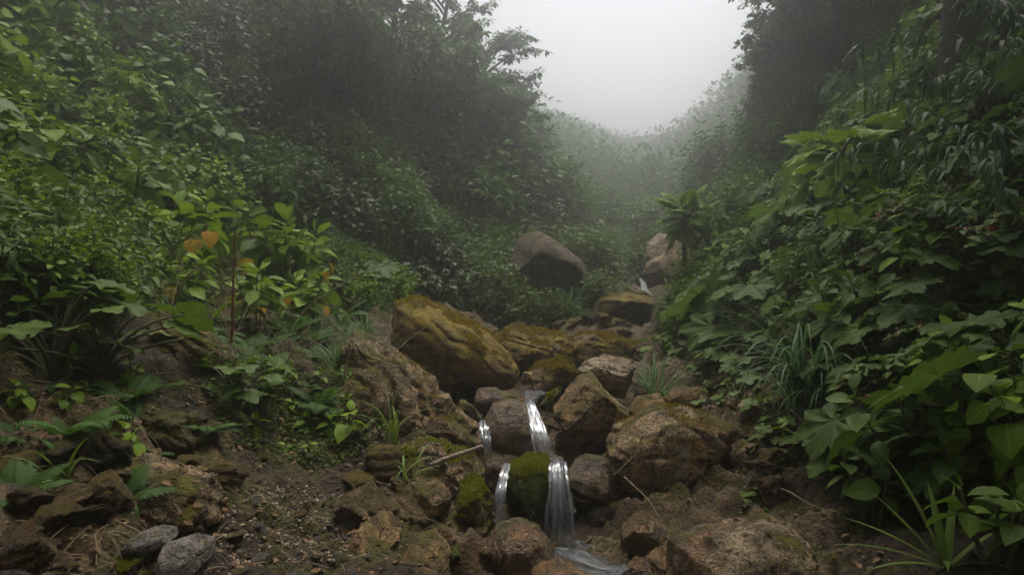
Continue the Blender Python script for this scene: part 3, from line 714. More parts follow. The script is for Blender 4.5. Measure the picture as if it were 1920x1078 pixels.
scatter_stones([(400, 960), (500, 950), (700, 985), (700, 1090), (400, 1090)], 85, .015, .075, 'loose small stone in the gravel patch at the bottom left', 'loose stones of the gravel patch', 1)
scatter_stones([(1200, 700), (1330, 650), (1450, 700), (1480, 900), (1400, 960), (1380, 780)], 50, .02, .10, 'loose stone on the bare earth of the right bank', 'loose stones of the right bank', 2)
scatter_stones([(640, 740), (860, 800), (900, 900), (830, 960), (640, 940)], 40, .02, .08, 'loose stone on the rocky left bank under the dry branch', 'loose stones of the left bank', 3)
scatter_stones([(900, 690), (1080, 680), (1160, 610), (1200, 560), (1230, 620), (1180, 720), (1000, 760)], 45, .03, .13, 'loose stone in the stream bed above the falls', 'loose stones of the upper stream bed', 4)
scatter_stones([(120, 850), (400, 880), (440, 1000), (380, 1090), (0, 1090), (0, 960)], 30, .02, .08, 'loose stone among the dark mossy rocks of the left corner', 'loose stones of the left corner', 5)
scatter_stones([(930, 985), (1250, 985), (1260, 1085), (900, 1085)], 26, .02, .07, 'wet stone lying round the plunge pool', 'wet stones round the pool', 6)
meds = []
for k in range(7):
    rg = np.random.default_rng(400 + k)
    V, F = ico(5)
    V = facet(V.copy(), rg, 18, .38, .75)
    V = craggy(V * np.array([1, rg.uniform(.7, 1.0), rg.uniform(.5, .85)]), 2.0, .06, 400 + k, .8)
    m = MB(); m.add(V, F)
    meds.append(m.mesh('rock', M[('rock_brown', 'rock_dark', 'rock_strata', 'rock_orange', 'rock_ledge', 'rock_dark', 'rock_strata')[k]]))
def scatter_rocks(poly_px, n, smin, smax, label, group, seed):
    pts, rg = region_points(poly_px, n, seed)
    for p in pts:
        s = rg.uniform(smin, smax)
        o = link_mesh('rock', meds[rg.integers(len(meds))])
        o.scale = (s * rg.uniform(.8, 1.4), s, s * rg.uniform(.7, 1.1))
        o.rotation_euler = (rg.normal() * .3, rg.normal() * .3, rg.uniform(0, 6.3))
        o.location = (p[0], p[1], p[2] + s * .1)
        tag(o, label, 'rock', group)

# gravel: uncountable grit
scatter_rocks([(880, 760), (1180, 700), (1210, 760), (1120, 860), (1180, 960), (1260, 1050), (900, 1060), (830, 960)], 46, .08, .21, 'mid-sized rock wedged between the boulders of the stream', 'rocks wedged along the stream', 11)
scatter_rocks([(640, 700), (860, 770), (910, 880), (860, 960), (720, 1000), (640, 960), (700, 860)], 44, .06, .20, 'broken rock on the left bank between the gravel and the stream', 'broken rocks of the left bank', 12)
scatter_rocks([(930, 640), (1080, 610), (1160, 560), (1210, 560), (1200, 640), (1180, 690), (1000, 700)], 34, .14, .40, 'rock in the stream bed above the near falls', 'rocks of the upper stream bed', 13)
scatter_rocks([(0, 880), (160, 840), (400, 880), (440, 960), (210, 975), (200, 1078), (0, 1078)], 36, .06, .20, 'shaded rock of the broken bank at the bottom left', 'shaded rocks at the bottom left', 14)
scatter_rocks([(1240, 690), (1420, 670), (1480, 840), (1500, 960), (1420, 960), (1400, 780)], 28, .06, .19, 'earth-covered rock on the right bank', 'rocks of the right bank', 15)
m = MB()
V1, F1 = ico(1)
for poly_, n_, sd_ in (([(470, 935), (560, 915), (700, 930), (760, 980), (690, 1050), (420, 1080), (400, 1000)], 1500, 1), ([(1210, 690), (1420, 660), (1490, 880), (1400, 960), (1300, 720)], 1800, 2), ([(640, 700), (860, 790), (900, 900), (760, 960), (640, 900)], 1200, 3)):
    hp, rg = region_points(poly_, n_, sd_ + 40)
    s = .0035 + .012 * rg.random(len(hp)) ** 3
    V = hp[:, None] + s[:, None, None] * V1[None] * rg.uniform(.5, 1.3, (len(hp), 1, 3)) + rg.normal(size=(len(hp), len(V1), 3)) * (s * .12)[:, None, None]
    F = (np.arange(len(hp)) * len(V1))[:, None, None] + F1[None]
    m.add(V.reshape(-1, 3), F.reshape(-1, 3), None, np.repeat(rg.random(len(hp)), len(V1)))
g = NT('gravel_grit')
at = g.n('Attribute', attribute_name='lf')
g.surf(g.n('BsdfPrincipled', {'Base Color': g.mix(g.n('SeparateXYZ', {0: at.outputs['Vector']}).outputs[2], (0.05, 0.036, 0.024), (0.34, 0.26, 0.18)), 'Roughness': .85}).outputs[0])
tag(m.build('gravel', g.m), kind='stuff')

# ------------------------------------------------------------------ water
def ribbon(path, seed, name, mat, bulge=.05, layers=2, flat=False, label=None, across=18):
    """path: (px, py, depth, half width in px)"""
    pts = np.array([P(a, b, y) for a, b, y, h_ in path]); hw = np.array([h_ / FPX * y for a, b, y, h_ in path])
    n = 64
    d = np.concatenate([[0], np.cumsum(np.linalg.norm(np.diff(pts, axis=0), axis=1))])
    t = np.linspace(0, d[-1], n)
    sm = lambda v: np.convolve(np.pad(v, 3, mode='edge'), np.ones(7) / 7, 'valid')
    c = np.stack([sm(np.interp(t, d, pts[:, k])) for k in range(3)], -1)
    hwid = sm(np.interp(t, d, hw)) * 1.15
    T = nrm(np.gradient(c, axis=0))
    S = np.tile(np.array([1.0, 0, 0]), (n, 1))
    if flat:
        S = nrm(np.cross(T, np.array([0, 0, 1.0])))
    Nn = nrm(np.cross(S, T)); Nn = np.where((Nn[:, 1:2] > 0) & (not flat), -Nn, Nn)
    if flat: Nn = np.where(Nn[:, 2:3] < 0, -Nn, Nn)
    m = MB()
    s = np.linspace(-1, 1, across)
    uu = np.linspace(0, 1, n)
    ef = 1 - np.clip(np.minimum(uu / .12, (1 - uu) / .10), 0, 1) * .75
    hwid = hwid * (.65 + .35 * np.clip(uu / .2, 0, 1))
    for L in range(layers):
        q = np.stack(np.broadcast_arrays(s[None, :] * 4 + L * 7, t[:, None] * 5, float(seed)), -1)
        nz = fbm(q, 3, .5, seed + L)
        off = bulge * (1 - s[None, :]**2) * (1 - .35 * L) * np.clip(uu / .3, 0, 1)[:, None] + nz * (.012 if not flat else .012) + (0.012 * L if flat else 0)
        wv = hwid[:, None] * (1 - .12 * L) * (s[None, :] + .12 * fbm(np.stack(np.broadcast_arrays(t[:, None] * 6, s[None, :] * 1.5, seed + L + .5), -1), 2, .5, 5))
        V = c[:, None] + S[:, None] * wv[..., None] + Nn[:, None] * off[..., None]
        i, j = np.meshgrid(np.arange(n - 1), np.arange(across - 1), indexing='ij')
        Q = np.stack([i * across + j, i * across + j + 1, (i + 1) * across + j + 1, (i + 1) * across + j], -1).reshape(-1, 4)
        se = np.sign(s)[None, :] * np.maximum(np.abs(s)[None, :], ef[:, None])
        ab = np.stack([np.broadcast_to(t[:, None] * 2.2, (n, across)).ravel(), se.ravel()], -1)
        m.add(V, Q, ab, seed * .37 + L * .21)
    if label and hw.max() > .02:
        rg = np.random.default_rng(seed + 70)
        for q in range(13):
            s0 = rg.uniform(-.95, .95); w0 = rg.uniform(.05, .16); a0 = rg.uniform(0, .35); a1 = rg.uniform(.6, 1.05)
            i0, i1 = int(a0 * n), min(n, int(a1 * n))
            if i1 - i0 < 8: continue
            ss = np.linspace(-1, 1, 5); ts = t[i0:i1]
            jig = .16 * fbm(np.stack([ts * 7, ts * 0 + q, ts * 0 + seed], -1), 3, .5, 31)
            wv = hwid[i0:i1, None] * (s0 + jig[:, None] + w0 * ss[None] * np.minimum(1, np.linspace(.2, 6, i1 - i0))[:, None])
            off = bulge * (1 - s0**2) * np.clip(uu[i0:i1] / .3, 0, 1) + .012 + .02 * fbm(np.stack([ts * 5, ts * 0 + q * 3.1, ts * 0], -1), 2, .5, 33)
            V = c[i0:i1, None] + S[i0:i1, None] * wv[..., None] + Nn[i0:i1, None] * off[:, None, None]
            i, j = np.meshgrid(np.arange(i1 - i0 - 1), np.arange(4), indexing='ij')
            Q = np.stack([i * 5 + j, i * 5 + j + 1, (i + 1) * 5 + j + 1, (i + 1) * 5 + j], -1).reshape(-1, 4)
            m.add(V, Q, np.stack([np.repeat(ts * 2.2, 5), np.tile(ss * .98, i1 - i0)], -1), q * .13 + seed, 1)
    o = m.build(name, [M[mat], M['strand']])
    return tag(o, label, 'waterfall' if label else None, kind=None if label else 'structure')

ribbon([(1047, 862, 4.85, 14), (1046, 880, 4.62, 14), (1048, 910, 4.52, 17), (1048, 950, 4.47, 23), (1049, 1000, 4.44, 26), (1050, 1042, 4.42, 29)], 1, 'waterfall', 'fall', .025, 2, label='widest white waterfall dropping into the plunge pool right of the mossy boulder')
ribbon([(992, 748, 5.95, 9), (996, 765, 5.75, 10), (1002, 785, 5.6, 10), (1008, 805, 5.45, 13), (1016, 830, 5.35, 16), (1022, 858, 5.28, 18)], 2, 'waterfall', 'fall', .02, 2, label='upper waterfall running down the right side of the brown half-mossed boulder')
ribbon([(952, 868, 4.95, 7), (944, 895, 4.72, 7), (937, 930, 4.6, 9), (938, 985, 4.52, 14)], 3, 'waterfall', 'fall', .015, 2, label='thin lower waterfall on the left side of the moss-covered boulder')
ribbon([(906, 788, 5.75, 9), (908, 805, 5.55, 9), (911, 830, 5.45, 8), (914, 858, 5.42, 8)], 4, 'waterfall', 'fall', .015, 2, label='short upper trickle falling left of the brown half-mossed boulder')
ribbon([(1200, 522, 17.4, 3), (1206, 532, 17.0, 4), (1208, 545, 16.4, 5), (1218, 556, 15.8, 8)], 5, 'waterfall', 'foam', .03, 2, label='tiny far cascade in the mist beside the farthest boulders')
ribbon([(1232, 540, 16.6, 5), (1238, 550, 16.2, 6), (1236, 560, 15.8, 6)], 6, 'waterfall', 'foam', .04, 1, label='second tiny trickle right of the far cascade')
ribbon([(1022, 856, 5.26, 16), (1034, 860, 5.05, 15), (1047, 864, 4.84, 14)], 7, 'water', 'foam', .01, 1, True)
ribbon([(1005, 732, 6.6, 22), (996, 742, 6.2, 18), (992, 750, 5.94, 10)], 8, 'water', 'foam', .01, 1, True)
ribbon([(1050, 1030, 4.42, 20), (1068, 1046, 4.26, 42), (1095, 1062, 4.08, 50), (1135, 1075, 3.95, 50), (1180, 1085, 3.85, 40)], 9, 'water', 'fall', .05, 3, True)
ribbon([(1030, 1036, 4.46, 8), (1050, 1044, 4.38, 26), (1075, 1050, 4.28, 22)], 11, 'water', 'strand', .06, 3, True)
ribbon([(1060, 1034, 4.44, 10), (1085, 1028, 4.5, 16), (1110, 1040, 4.4, 18)], 10, 'water', 'foam', .05, 2, True)
m = MB()
xs, ys = np.meshgrid(np.linspace(-.1, 1.15, 40), np.linspace(3.3, 5.1, 50))
q = np.stack([xs, ys, np.zeros_like(xs)], -1)
V = q.copy(); V[..., 2] = -1.575 + .012 * fbm(q * 6, 3, .5, 4)
i, j = np.meshgrid(np.arange(49), np.arange(39), indexing='ij')
m.add(V, np.stack([i * 40 + j, i * 40 + j + 1, (i + 1) * 40 + j + 1, (i + 1) * 40 + j], -1).reshape(-1, 4))
tag(m.build('water', M['pool']), kind='structure')

# ------------------------------------------------------------------ leaves
def ovate(n=6, w=.30, fold=.25, droop=.25, peak=.42, curl=0.0):
    x = np.linspace(0, 1, n)
    e = peak / (1 - peak)
    h = (x ** e) * (1 - x) ** 1.0
    h = h / h.max() * w
    h[0] = .012; h[-1] = .004
    V, ab = [], []
    for k in range(n):
        z = -droop * x[k]**2
        for sgn in (-1, 0, 1):
            V.append((x[k] * (1 - .15 * droop * x[k]), sgn * h[k], z + fold * abs(sgn) * h[k] + curl * math.sin(x[k] * 9) * abs(sgn) * h[k]))
            ab.append((x[k], abs(sgn)))
    Q = []
    for k in range(n - 1):
        for c in (0, 1):
            Q.append((k * 3 + 3 + c, k * 3 + 4 + c, k * 3 + c + 1, k * 3 + c))
    return np.array(V), np.array(Q), np.array(ab)

def lobed(nlobe=7, depth=.35, gap=.35, teeth=.05, seed=0, m=57, cup=.12, droop=.25):
    rg = np.random.default_rng(seed)
    th = np.linspace(-math.pi + gap, math.pi - gap, m)
    lc = np.linspace(-math.pi + gap + .35, math.pi - gap - .35, nlobe)
    hw = (lc[1] - lc[0]) / 2
    dn = np.min(np.abs(th[:, None] - lc[None]), 1) / hw
    base = .62 + .38 * np.cos(th / 2) ** 1.5
    rad = base * (1 - depth * np.clip(dn, 0, 1) ** 1.6) * (1 + teeth * np.sin(th * 23 + seed) + teeth * .7 * rg.normal(size=m))
    V, ab = [(0, 0, 0)], [(0, 0)]
    rings = (.3, .65, 1.0)
    for r in rings:
        for k in range(m):
            rr = rad[k] * r
            z = cup * r * r - .10 * r * (1 - np.clip(dn[k], 0, 1)) * 0.6 + .05 * r * np.clip(dn[k], 0, 1) - droop * r * r * max(0, math.cos(th[k])) ** 2 - .10 * r**3 * rg.random()
            V.append((rr * math.cos(th[k]) + .0, rr * math.sin(th[k]), z))
            ab.append((r * .8, np.clip(dn[k] * (.35 + .65 * r), 0, 1)))
    Q = []
    for k in range(m - 1):
        Q.append((0, 1 + k, 2 + k, 2 + k))
        for q in range(2):
            a = 1 + q * m + k; b = a + m
            Q.append((a, b, b + 1, a + 1))
    V = np.array(V)
    V[:, 0] += .12
    V[0, 0] = .0
    return V, np.array(Q), np.array(ab)

def put(mb, tm, pos, fwd, up, L, mat=0, tint=None, rng=RNG):
    V, Q, ab = tm
    pos = np.asarray(pos, float).reshape(-1, 3); n = len(pos)
    F = nrm(np.asarray(fwd, float).reshape(-1, 3)); U = np.broadcast_to(np.asarray(up, float), (n, 3))
    S = nrm(np.cross(U, F)); N = np.cross(F, S)
    L = np.broadcast_to(np.asarray(L, float), (n,))
    W = pos[:, None] + L[:, None, None] * (V[None, :, 0:1] * F[:, None] + V[None, :, 1:2] * S[:, None] + V[None, :, 2:3] * N[:, None])
    tri = Q.shape[1] == 4 and (Q[:, 2] == Q[:, 3]).any()
    idx = (np.arange(n) * len(V))[:, None, None]
    t = rng.random(n) if tint is None else np.broadcast_to(tint, (n,))
    A = np.tile(ab, (n, 1)); T = np.repeat(t, len(V))
    if tri:
        is3 = Q[:, 2] == Q[:, 3]
        base = mb.n
        mb.add(W.reshape(-1, 3), (idx + Q[~is3][None]).reshape(-1, 4), A, T, mat)
        mb.F.append((idx + Q[is3][:, :3][None]).reshape(-1, 3) + base)
        mb.M.append(np.full(n * is3.sum(), mat))
    else:
        mb.add(W.reshape(-1, 3), (idx + Q[None]).reshape(-1, 4), A, T, mat)

LV = {
 'ov': ovate(6, .27, .25, .30), 'ovw': ovate(6, .36, .18, .35), 'lance': ovate(6, .16, .3, .4, .38),
 'ov_lo': ovate(4, .28, .25, .25), 'lance_lo': ovate(4, .17, .3, .3), 'big': ovate(9, .27, .28, .30, .55, .03), 'heart': ovate(8, .46, .12, .25, .30),
 'needle': ovate(5, .075, .2, .5, .35), 'pin': ovate(4, .15, .1, .2, .3), 'tiny': ovate(3, .34, .2, .2),
 'vein': ovate(9, .33, .22, .32, .42, .05),
}
LOB = [lobed(7, .38, .30, .035, k) for k in range(4)]
LOBS = [lobed(5, .28, .22, .03, 10 + k, 37, .10, .2) for k in range(3)]
PAP = [lobed(9, .66, .25, .08, 20 + k, 75, .10, .45) for k in range(3)]

def bez(a, b, c, n):
    t = np.linspace(0, 1, n)[:, None]
    return (1 - t)**2 * a + 2 * t * (1 - t) * b + t * t * c

def sprig(mb, pts, tm, k, L, rng, mat=0, elev=(-.35, .8), start=.45, petiole=.25):
    """leaves in a spiral along the last part of a stem, young and upright at the tip"""
    pts = np.asarray(pts)
    u = np.linspace(start, 1.0, k)
    s = np.linspace(0, 1, len(pts))
    pos = np.stack([np.interp(u, s, pts[:, q]) for q in range(3)], -1)
    az = rng.uniform(0, 6.28) + np.arange(k) * 2.39996 + rng.normal(size=k) * .25
    el = elev[0] + (elev[1] - elev[0]) * ((u - start) / (1 - start)) ** 2.2 + rng.normal(size=k) * .16
    d = np.stack([np.cos(az) * np.cos(el), np.sin(az) * np.cos(el), np.sin(el)], -1)
    sz = L * (1.05 - .5 * ((u - start) / (1 - start)) ** 3) * rng.uniform(.75, 1.2, k)
    up = nrm(np.array([0, 0, 1.0]) + rng.normal(size=(k, 3)) * .38)
    put(mb, tm, pos + d * (sz * petiole)[:, None], d, up, sz, mat, None, rng)

def shrub_mb(rng, tips, Rad, Ht, tm, L, k, fol, stm, elev=(-.35, .8), start=.4, flat=1.0, stem_r=.006, mat=0, smat=0, upright=0.0):
    for q in range(tips):
        z = rng.random() ** .7
        a = rng.uniform(0, 6.283)
        r = math.sqrt(max(0, 1 - (z * flat) ** 2)) * Rad * rng.uniform(.55, 1.08)
        tip = np.array([math.cos(a) * r, math.sin(a) * r, Ht * (.18 + .82 * z) * rng.uniform(.85, 1.1)])
        base = np.array([math.cos(a), math.sin(a), 0]) * Rad * .12 * rng.random()
        mid = np.array([tip[0] * .35, tip[1] * .35, tip[2] * .75])
        pts = bez(base, mid, tip, 8)
        tube(stm, pts, np.linspace(stem_r, stem_r * .4, 8), 4, smat)
        sprig(fol, pts, tm, k, L, rng, mat, elev, start)

def blade_strip(mb, p0, az, th0, Ln, width, bend, rng, mat=0, n=11, tint=None, twist=0.0):
    """one arching grass blade"""
    s = np.linspace(0, 1, n)
    th = th0 - bend * s ** 1.4
    ds = Ln / (n - 1)
    h = np.concatenate([[0], np.cumsum(np.cos(th[:-1]) * ds)]); z = np.concatenate([[0], np.cumsum(np.sin(th[:-1]) * ds)])
    d = np.array([math.cos(az), math.sin(az), 0])
    c = np.asarray(p0) + h[:, None] * d + z[:, None] * np.array([0, 0, 1.0])
    side = np.array([-math.sin(az), math.cos(az), 0])
    w_ = width * np.clip(np.minimum(s * 6 + .4, (1 - s) * 2.2 + .03), 0, 1)
    T = nrm(np.gradient(c, axis=0)); N = np.cross(side, T)
    V = np.stack([c - side * w_[:, None] + N * w_[:, None] * .35, c, c + side * w_[:, None] + N * w_[:, None] * .35], 1).reshape(-1, 3)
    Q = []
    for k in range(n - 1):
        for q in (0, 1):
            Q.append((k * 3 + q, k * 3 + q + 1, k * 3 + 4 + q, k * 3 + 3 + q))
    ab = np.stack([np.repeat(s, 3), np.tile([1, 0, 1], n)], -1)
    mb.add(V, Q, ab, rng.random() if tint is None else tint, mat)
    return c

def grass_mb(mb, rng, n, Ln, width, spread=.05, th=(1.0, 1.5), bend=(1.0, 2.4), mat=0, az=None):
    for _ in range(n):
        a = rng.uniform(0, 6.283) if az is None else rng.normal(az[0], az[1])
        p = np.array([rng.normal() * spread, rng.normal() * spread, -.02])
        blade_strip(mb, p, a, rng.uniform(*th), Ln * rng.uniform(.6, 1.1), width * rng.uniform(.7, 1.2), rng.uniform(*bend), rng, mat)

def frond_mb(mb, rng, p0, az, th0, Ln, bend, npin=18, pw=.22, mat=0, stm=None, smat=0, tm='pin'):
    n = 24
    s = np.linspace(0, 1, n)
    th = th0 - bend * s
    ds = Ln / (n - 1)
    h = np.concatenate([[0], np.cumsum(np.cos(th[:-1]) * ds)]); z = np.concatenate([[0], np.cumsum(np.sin(th[:-1]) * ds)])
    d = np.array([math.cos(az), math.sin(az), 0]); side = np.array([-math.sin(az), math.cos(az), 0])
    c = np.asarray(p0) + h[:, None] * d + z[:, None] * np.array([0, 0, 1.0])
    T = nrm(np.gradient(c, axis=0)); N = np.cross(T, side)
    N = np.where(N[:, 2:3] < 0, -N, N)
    tube(stm if stm is not None else mb, c, np.linspace(Ln * .006, Ln * .002, n), 4, smat)
    u = np.linspace(.16, .99, npin)
    for sg in (-1, 1):
        pos = np.stack([np.interp(u, s, c[:, k]) for k in range(3)], -1)
        Tt = np.stack([np.interp(u, s, T[:, k]) for k in range(3)], -1); Nn = np.stack([np.interp(u, s, N[:, k]) for k in range(3)], -1)
        L = Ln * pw * np.clip(np.minimum(1.0, (1.03 - u) * 2.0) * np.minimum(1, .45 + u * 2), .08, 1)
        put(mb, LV[tm], pos, side * sg + Tt * .45 - Nn * .12, Nn, L * rng.uniform(.9, 1.1, npin), mat, rng.uniform(.3, .9), rng)

# ------------------------------------------------------------------ plant kinds
class Kind:
    """one kind of plant: a few built variants, each a list of (part name, mesh)"""
    def __init__(s, name, variants):
        s.name, s.variants = name, variants

def make_kind(name, nvar, fn, seed):
    out = []
    for k in range(nvar):
        rng = np.random.default_rng(seed * 100 + k)
        parts = fn(rng)
        out.append([(pn, mb_.mesh(pn, mats)) for pn, mb_, mats in parts if mb_.n])
    return Kind(name, out)

def spawn(kind, p, scale, rot, label, cat, group=None, parts=True, up=None, v=None, rng=RNG):
    var = kind.variants[rng.integers(len(kind.variants)) if v is None else v]
    if parts and len(var) > 1:
        o = empty(kind.name)
        for pn, me in var:
            link_mesh(pn, me, o)
    else:
        o = link_mesh(kind.name, var[0][1])
    o.location = p
    q = Quaternion((0, 0, 1), rot)
    if up is not None:
        q = Vector((0, 0, 1)).rotation_difference(Vector(up)) @ q
    o.rotation_mode = 'QUATERNION'
    o.rotation_quaternion = q
    o.scale = (scale,) * 3
    tag(o, label, cat, group)
    return o

def k_shrub(tips, Rad, Ht, leaf, L, k, mat, **kw):
    def fn(rng):
        f, s = MB(), MB()
        shrub_mb(rng, tips, Rad, Ht, LV[leaf], L, k, f, s, **kw)
        return [('foliage', f, M[mat]), ('stems', s, M['stem'])]
    return fn

def k_one(tips, Rad, Ht, leaf, L, k, mat, **kw):
    """far shrubs: foliage and stems in one mesh"""
    def fn(rng):
        f = MB()
        shrub_mb(rng, tips, Rad, Ht, LV[leaf], L, k, f, f, smat=1, **kw)
        return [('shrub', f, [M[mat], M['stem']])]
    return fn

K = {}
K['small'] = make_kind('leafy_shrub', 4, k_shrub(42, .50, .75, 'ov', .105, 9, 'leaf_bright'), 1)
K['broad'] = make_kind('broad_leaved_shrub', 4, k_shrub(19, .52, .9, 'ovw', .25, 8, 'leaf_mid', elev=(-.5, .7)), 2)
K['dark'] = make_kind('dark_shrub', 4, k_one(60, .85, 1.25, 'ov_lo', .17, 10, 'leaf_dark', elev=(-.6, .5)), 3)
K['heart'] = make_kind('heart_leaved_shrub', 3, k_shrub(20, .5, .8, 'heart', .19, 7, 'leaf_bright', elev=(-.6, .3)), 25)
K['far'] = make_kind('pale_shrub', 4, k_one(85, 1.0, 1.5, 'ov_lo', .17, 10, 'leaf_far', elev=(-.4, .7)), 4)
K['midfine'] = make_kind('fine_leaved_shrub', 4, k_one(60, .8, 1.2, 'lance_lo', .20, 12, 'leaf_mid', elev=(-.7, .6)), 5)
K['lance'] = make_kind('lance_leaved_shrub', 3, k_shrub(34, .5, .8, 'lance', .15, 9, 'leaf_mid', elev=(-.5, .7)), 6)

def fn_palmate(rng):
    f, s = MB(), MB()
    for q in range(40):
        a = rng.uniform(0, 6.28); z = rng.random() ** .8
        r = .75 * math.sqrt(1 - z * z * .9) * rng.uniform(.6, 1.1)
        tip = np.array([math.cos(a) * r, math.sin(a) * r, .15 + .85 * z])
        pts = bez(np.zeros(3), tip * np.array([.3, .3, .8]), tip, 6)
        tube(s, pts, np.linspace(.008, .003, 6), 4)
        az = rng.uniform(0, 6.28) + np.linspace(0, 6.28, 9)[:8]
        el = rng.uniform(-.45, -.05, 8)
        d = np.stack([np.cos(az) * np.cos(el), np.sin(az) * np.cos(el), np.sin(el)], -1)
        put(f, LV['lance_lo'], np.tile(tip, (8, 1)), d, (0, 0, 1), rng.uniform(.14, .2, 8), 0, None, rng)
    return [('foliage', f, M['leaf_dark']), ('stems', s, M['stem'])]
K['palmate'] = make_kind('palmate_shrub', 3, fn_palmate, 7)

def fn_gunnera(L=.31, n=(9, 14), mat='leaf_broad', Ht=.62, lob=LOB):
    def fn(rng):
        f, s = MB(), MB()
        for q in range(rng.integers(*n)):
            a = rng.uniform(0, 6.28)
            z = rng.uniform(.35, 1.0); r = rng.uniform(.15, .62) * (1.25 - .6 * z)
            tip = np.array([math.cos(a) * r, math.sin(a) * r, Ht * z])
            pts = bez(np.zeros(3), tip * np.array([.25, .25, .9]), tip, 8)
            tube(s, pts, np.linspace(.011, .006, 8), 5)
            aa = a + rng.normal() * .5
            el = rng.uniform(-.42, .12)
            d = np.array([math.cos(aa) * math.cos(el), math.sin(aa) * math.cos(el), math.sin(el)])
            up = nrm(np.array([0, 0, 1.0]) + rng.normal(size=3) * .20)
            put(f, lob[rng.integers(len(lob))], tip[None], d[None], up, L * rng.uniform(.6, 1.1), 0, None, rng)
        return [('leaves', f, M[mat]), ('stalks', s, M['stem'])]
    return fn
K['gunnera'] = make_kind('large_leaved_plant', 6, fn_gunnera(), 8)
K['vine'] = make_kind('round_leaved_plant', 4, fn_gunnera(.15, (12, 20), 'leaf_mid', .45, LOBS), 9)

def fn_fern(rng):
    f = MB()
    for q in range(rng.integers(6, 10)):
        frond_mb(f, rng, (0, 0, 0), rng.uniform(0, 6.28), rng.uniform(.7, 1.25), rng.uniform(.28, .5), rng.uniform(.9, 1.9), 20, .24, 0, None, 0)
    return [('fronds', f, M['fern'])]
K['fern'] = make_kind('fern', 4, fn_fern, 10)

def fn_grass(n, L, w, mat, **kw):
    def fn(rng):
        f = MB()
        grass_mb(f, rng, n, L, w, **kw)
        return [('blades', f, M[mat])]
    return fn
K['tuft'] = make_kind('grass_tuft', 4, fn_grass(42, .55, .0055, 'blade', spread=.05), 11)
K['reed'] = make_kind('reed_clump', 3, fn_grass(13, .85, .010, 'blade', spread=.04, bend=(.5, 2.2), th=(1.1, 1.5)), 12)

def fn_bamboo(rng):
    f, s = MB(), MB()
    for q in range(16):
        a = rng.uniform(0, 6.28); Ln = rng.uniform(.9, 1.6)
        th = rng.uniform(.9, 1.4); bend = rng.uniform(.6, 1.7)
        t = np.linspace(0, 1, 16); ang = th - bend * t
        h = np.cumsum(np.cos(ang)) * Ln / 16; z = np.cumsum(np.sin(ang)) * Ln / 16
        pts = np.stack([np.cos(a) * h, np.sin(a) * h, z], -1) + rng.normal(size=3) * .06 * np.array([1, 1, 0])
        tube(s, pts, np.linspace(.006, .002, 16), 4)
        for k in range(5, 16):
            m_ = rng.integers(3, 6)
            az = a + rng.normal(size=m_) * 1.0; el = rng.uniform(-.9, .2, m_)
            d = np.stack([np.cos(az) * np.cos(el), np.sin(az) * np.cos(el), np.sin(el)], -1)
            put(f, LV['needle'], np.tile(pts[k], (m_, 1)), d, (0, 0, 1), rng.uniform(.13, .22, m_), 0, None, rng)
    return [('leaves', f, M['bamboo']), ('canes', s, M['stem'])]
K['bamboo'] = make_kind('bamboo_clump', 3, fn_bamboo, 13)

def fn_red(rng):
    """arching red stems set with small leaves and reddish flower clusters"""
    f, s, b = MB(), MB(), MB()
    for q in range(14):
        a = rng.uniform(0, 6.28); Ln = rng.uniform(.5, 1.0)
        tip = np.array([math.cos(a) * Ln * .7, math.sin(a) * Ln * .7, Ln * rng.uniform(.3, .75)])
        pts = bez(np.zeros(3), tip * np.array([.4, .4, 1.3]), tip, 14)
        tube(s, pts, np.linspace(.006, .002, 14), 4)
        for k in range(4, 14):
            m_ = 4
            az = rng.uniform(0, 6.28, m_); el = rng.uniform(-.5, .5, m_)
            d = np.stack([np.cos(az) * np.cos(el), np.sin(az) * np.cos(el), np.sin(el)], -1)
            put(f, LV['ov_lo'], np.tile(pts[k], (m_, 1)), d, (0, 0, 1), rng.uniform(.05, .1, m_), 0, None, rng)
        if q % 2 == 0:
            tp = pts[-6:]
            for k in range(len(tp)):
                m_ = 3
                d = nrm(rng.normal(size=(m_, 3)))
                put(b, LV['tiny'], tp[k] + rng.normal(size=(m_, 3)) * .014, d, (0, 0, 1), rng.uniform(.022, .042, m_), 0, None, rng)
    return [('foliage', f, M['leaf_mid']), ('red_stems', s, M['stem_red']), ('blossoms', b, M['red'])]
K['red'] = make_kind('red_stemmed_shrub', 3, fn_red, 14)

def fn_curtain(rng):
    """hanging creeper: many strands with small leaves"""
    f, s = MB(), MB()
    for q in range(34):
        x, y = rng.uniform(-.75, .75), rng.normal() * .22
        Ln = rng.uniform(.3, 2.3) * rng.uniform(.5, 1)
        n = 14
        t = np.linspace(0, 1, n)
        sw = rng.normal(size=2) * .3
        pts = np.stack([x + sw[0] * t * t * Ln * .5 + .09 * np.sin(t * 5 + q * 1.7) * Ln * .4, y + sw[1] * t * Ln * .4 + .08 * np.cos(t * 4 + q), -t * Ln], -1)
        pts[:, 2] += rng.uniform(-.2, .45)
        tube(s, pts, np.linspace(.008, .003, n), 3)
        m_ = int(Ln * rng.uniform(12, 60))
        u = rng.random(m_) ** 1.6
        pos = np.stack([np.interp(u, t, pts[:, k]) for k in range(3)], -1) + rng.normal(size=(m_, 3)) * .05 * (1.2 - u[:, None])
        az = rng.uniform(0, 6.28, m_); el = rng.uniform(-1.2, .1, m_)
        d = np.stack([np.cos(az) * np.cos(el), np.sin(az) * np.cos(el), np.sin(el)], -1)
        put(f, LV['ov_lo'], pos, d, (0, 0, 1), rng.uniform(.06, .13, m_), 0, None, rng)
    return [('foliage', f, M['leaf_dark']), ('strands', s, M['bark'])]
K['curtain'] = make_kind('hanging_creeper', 4, fn_curtain, 15)

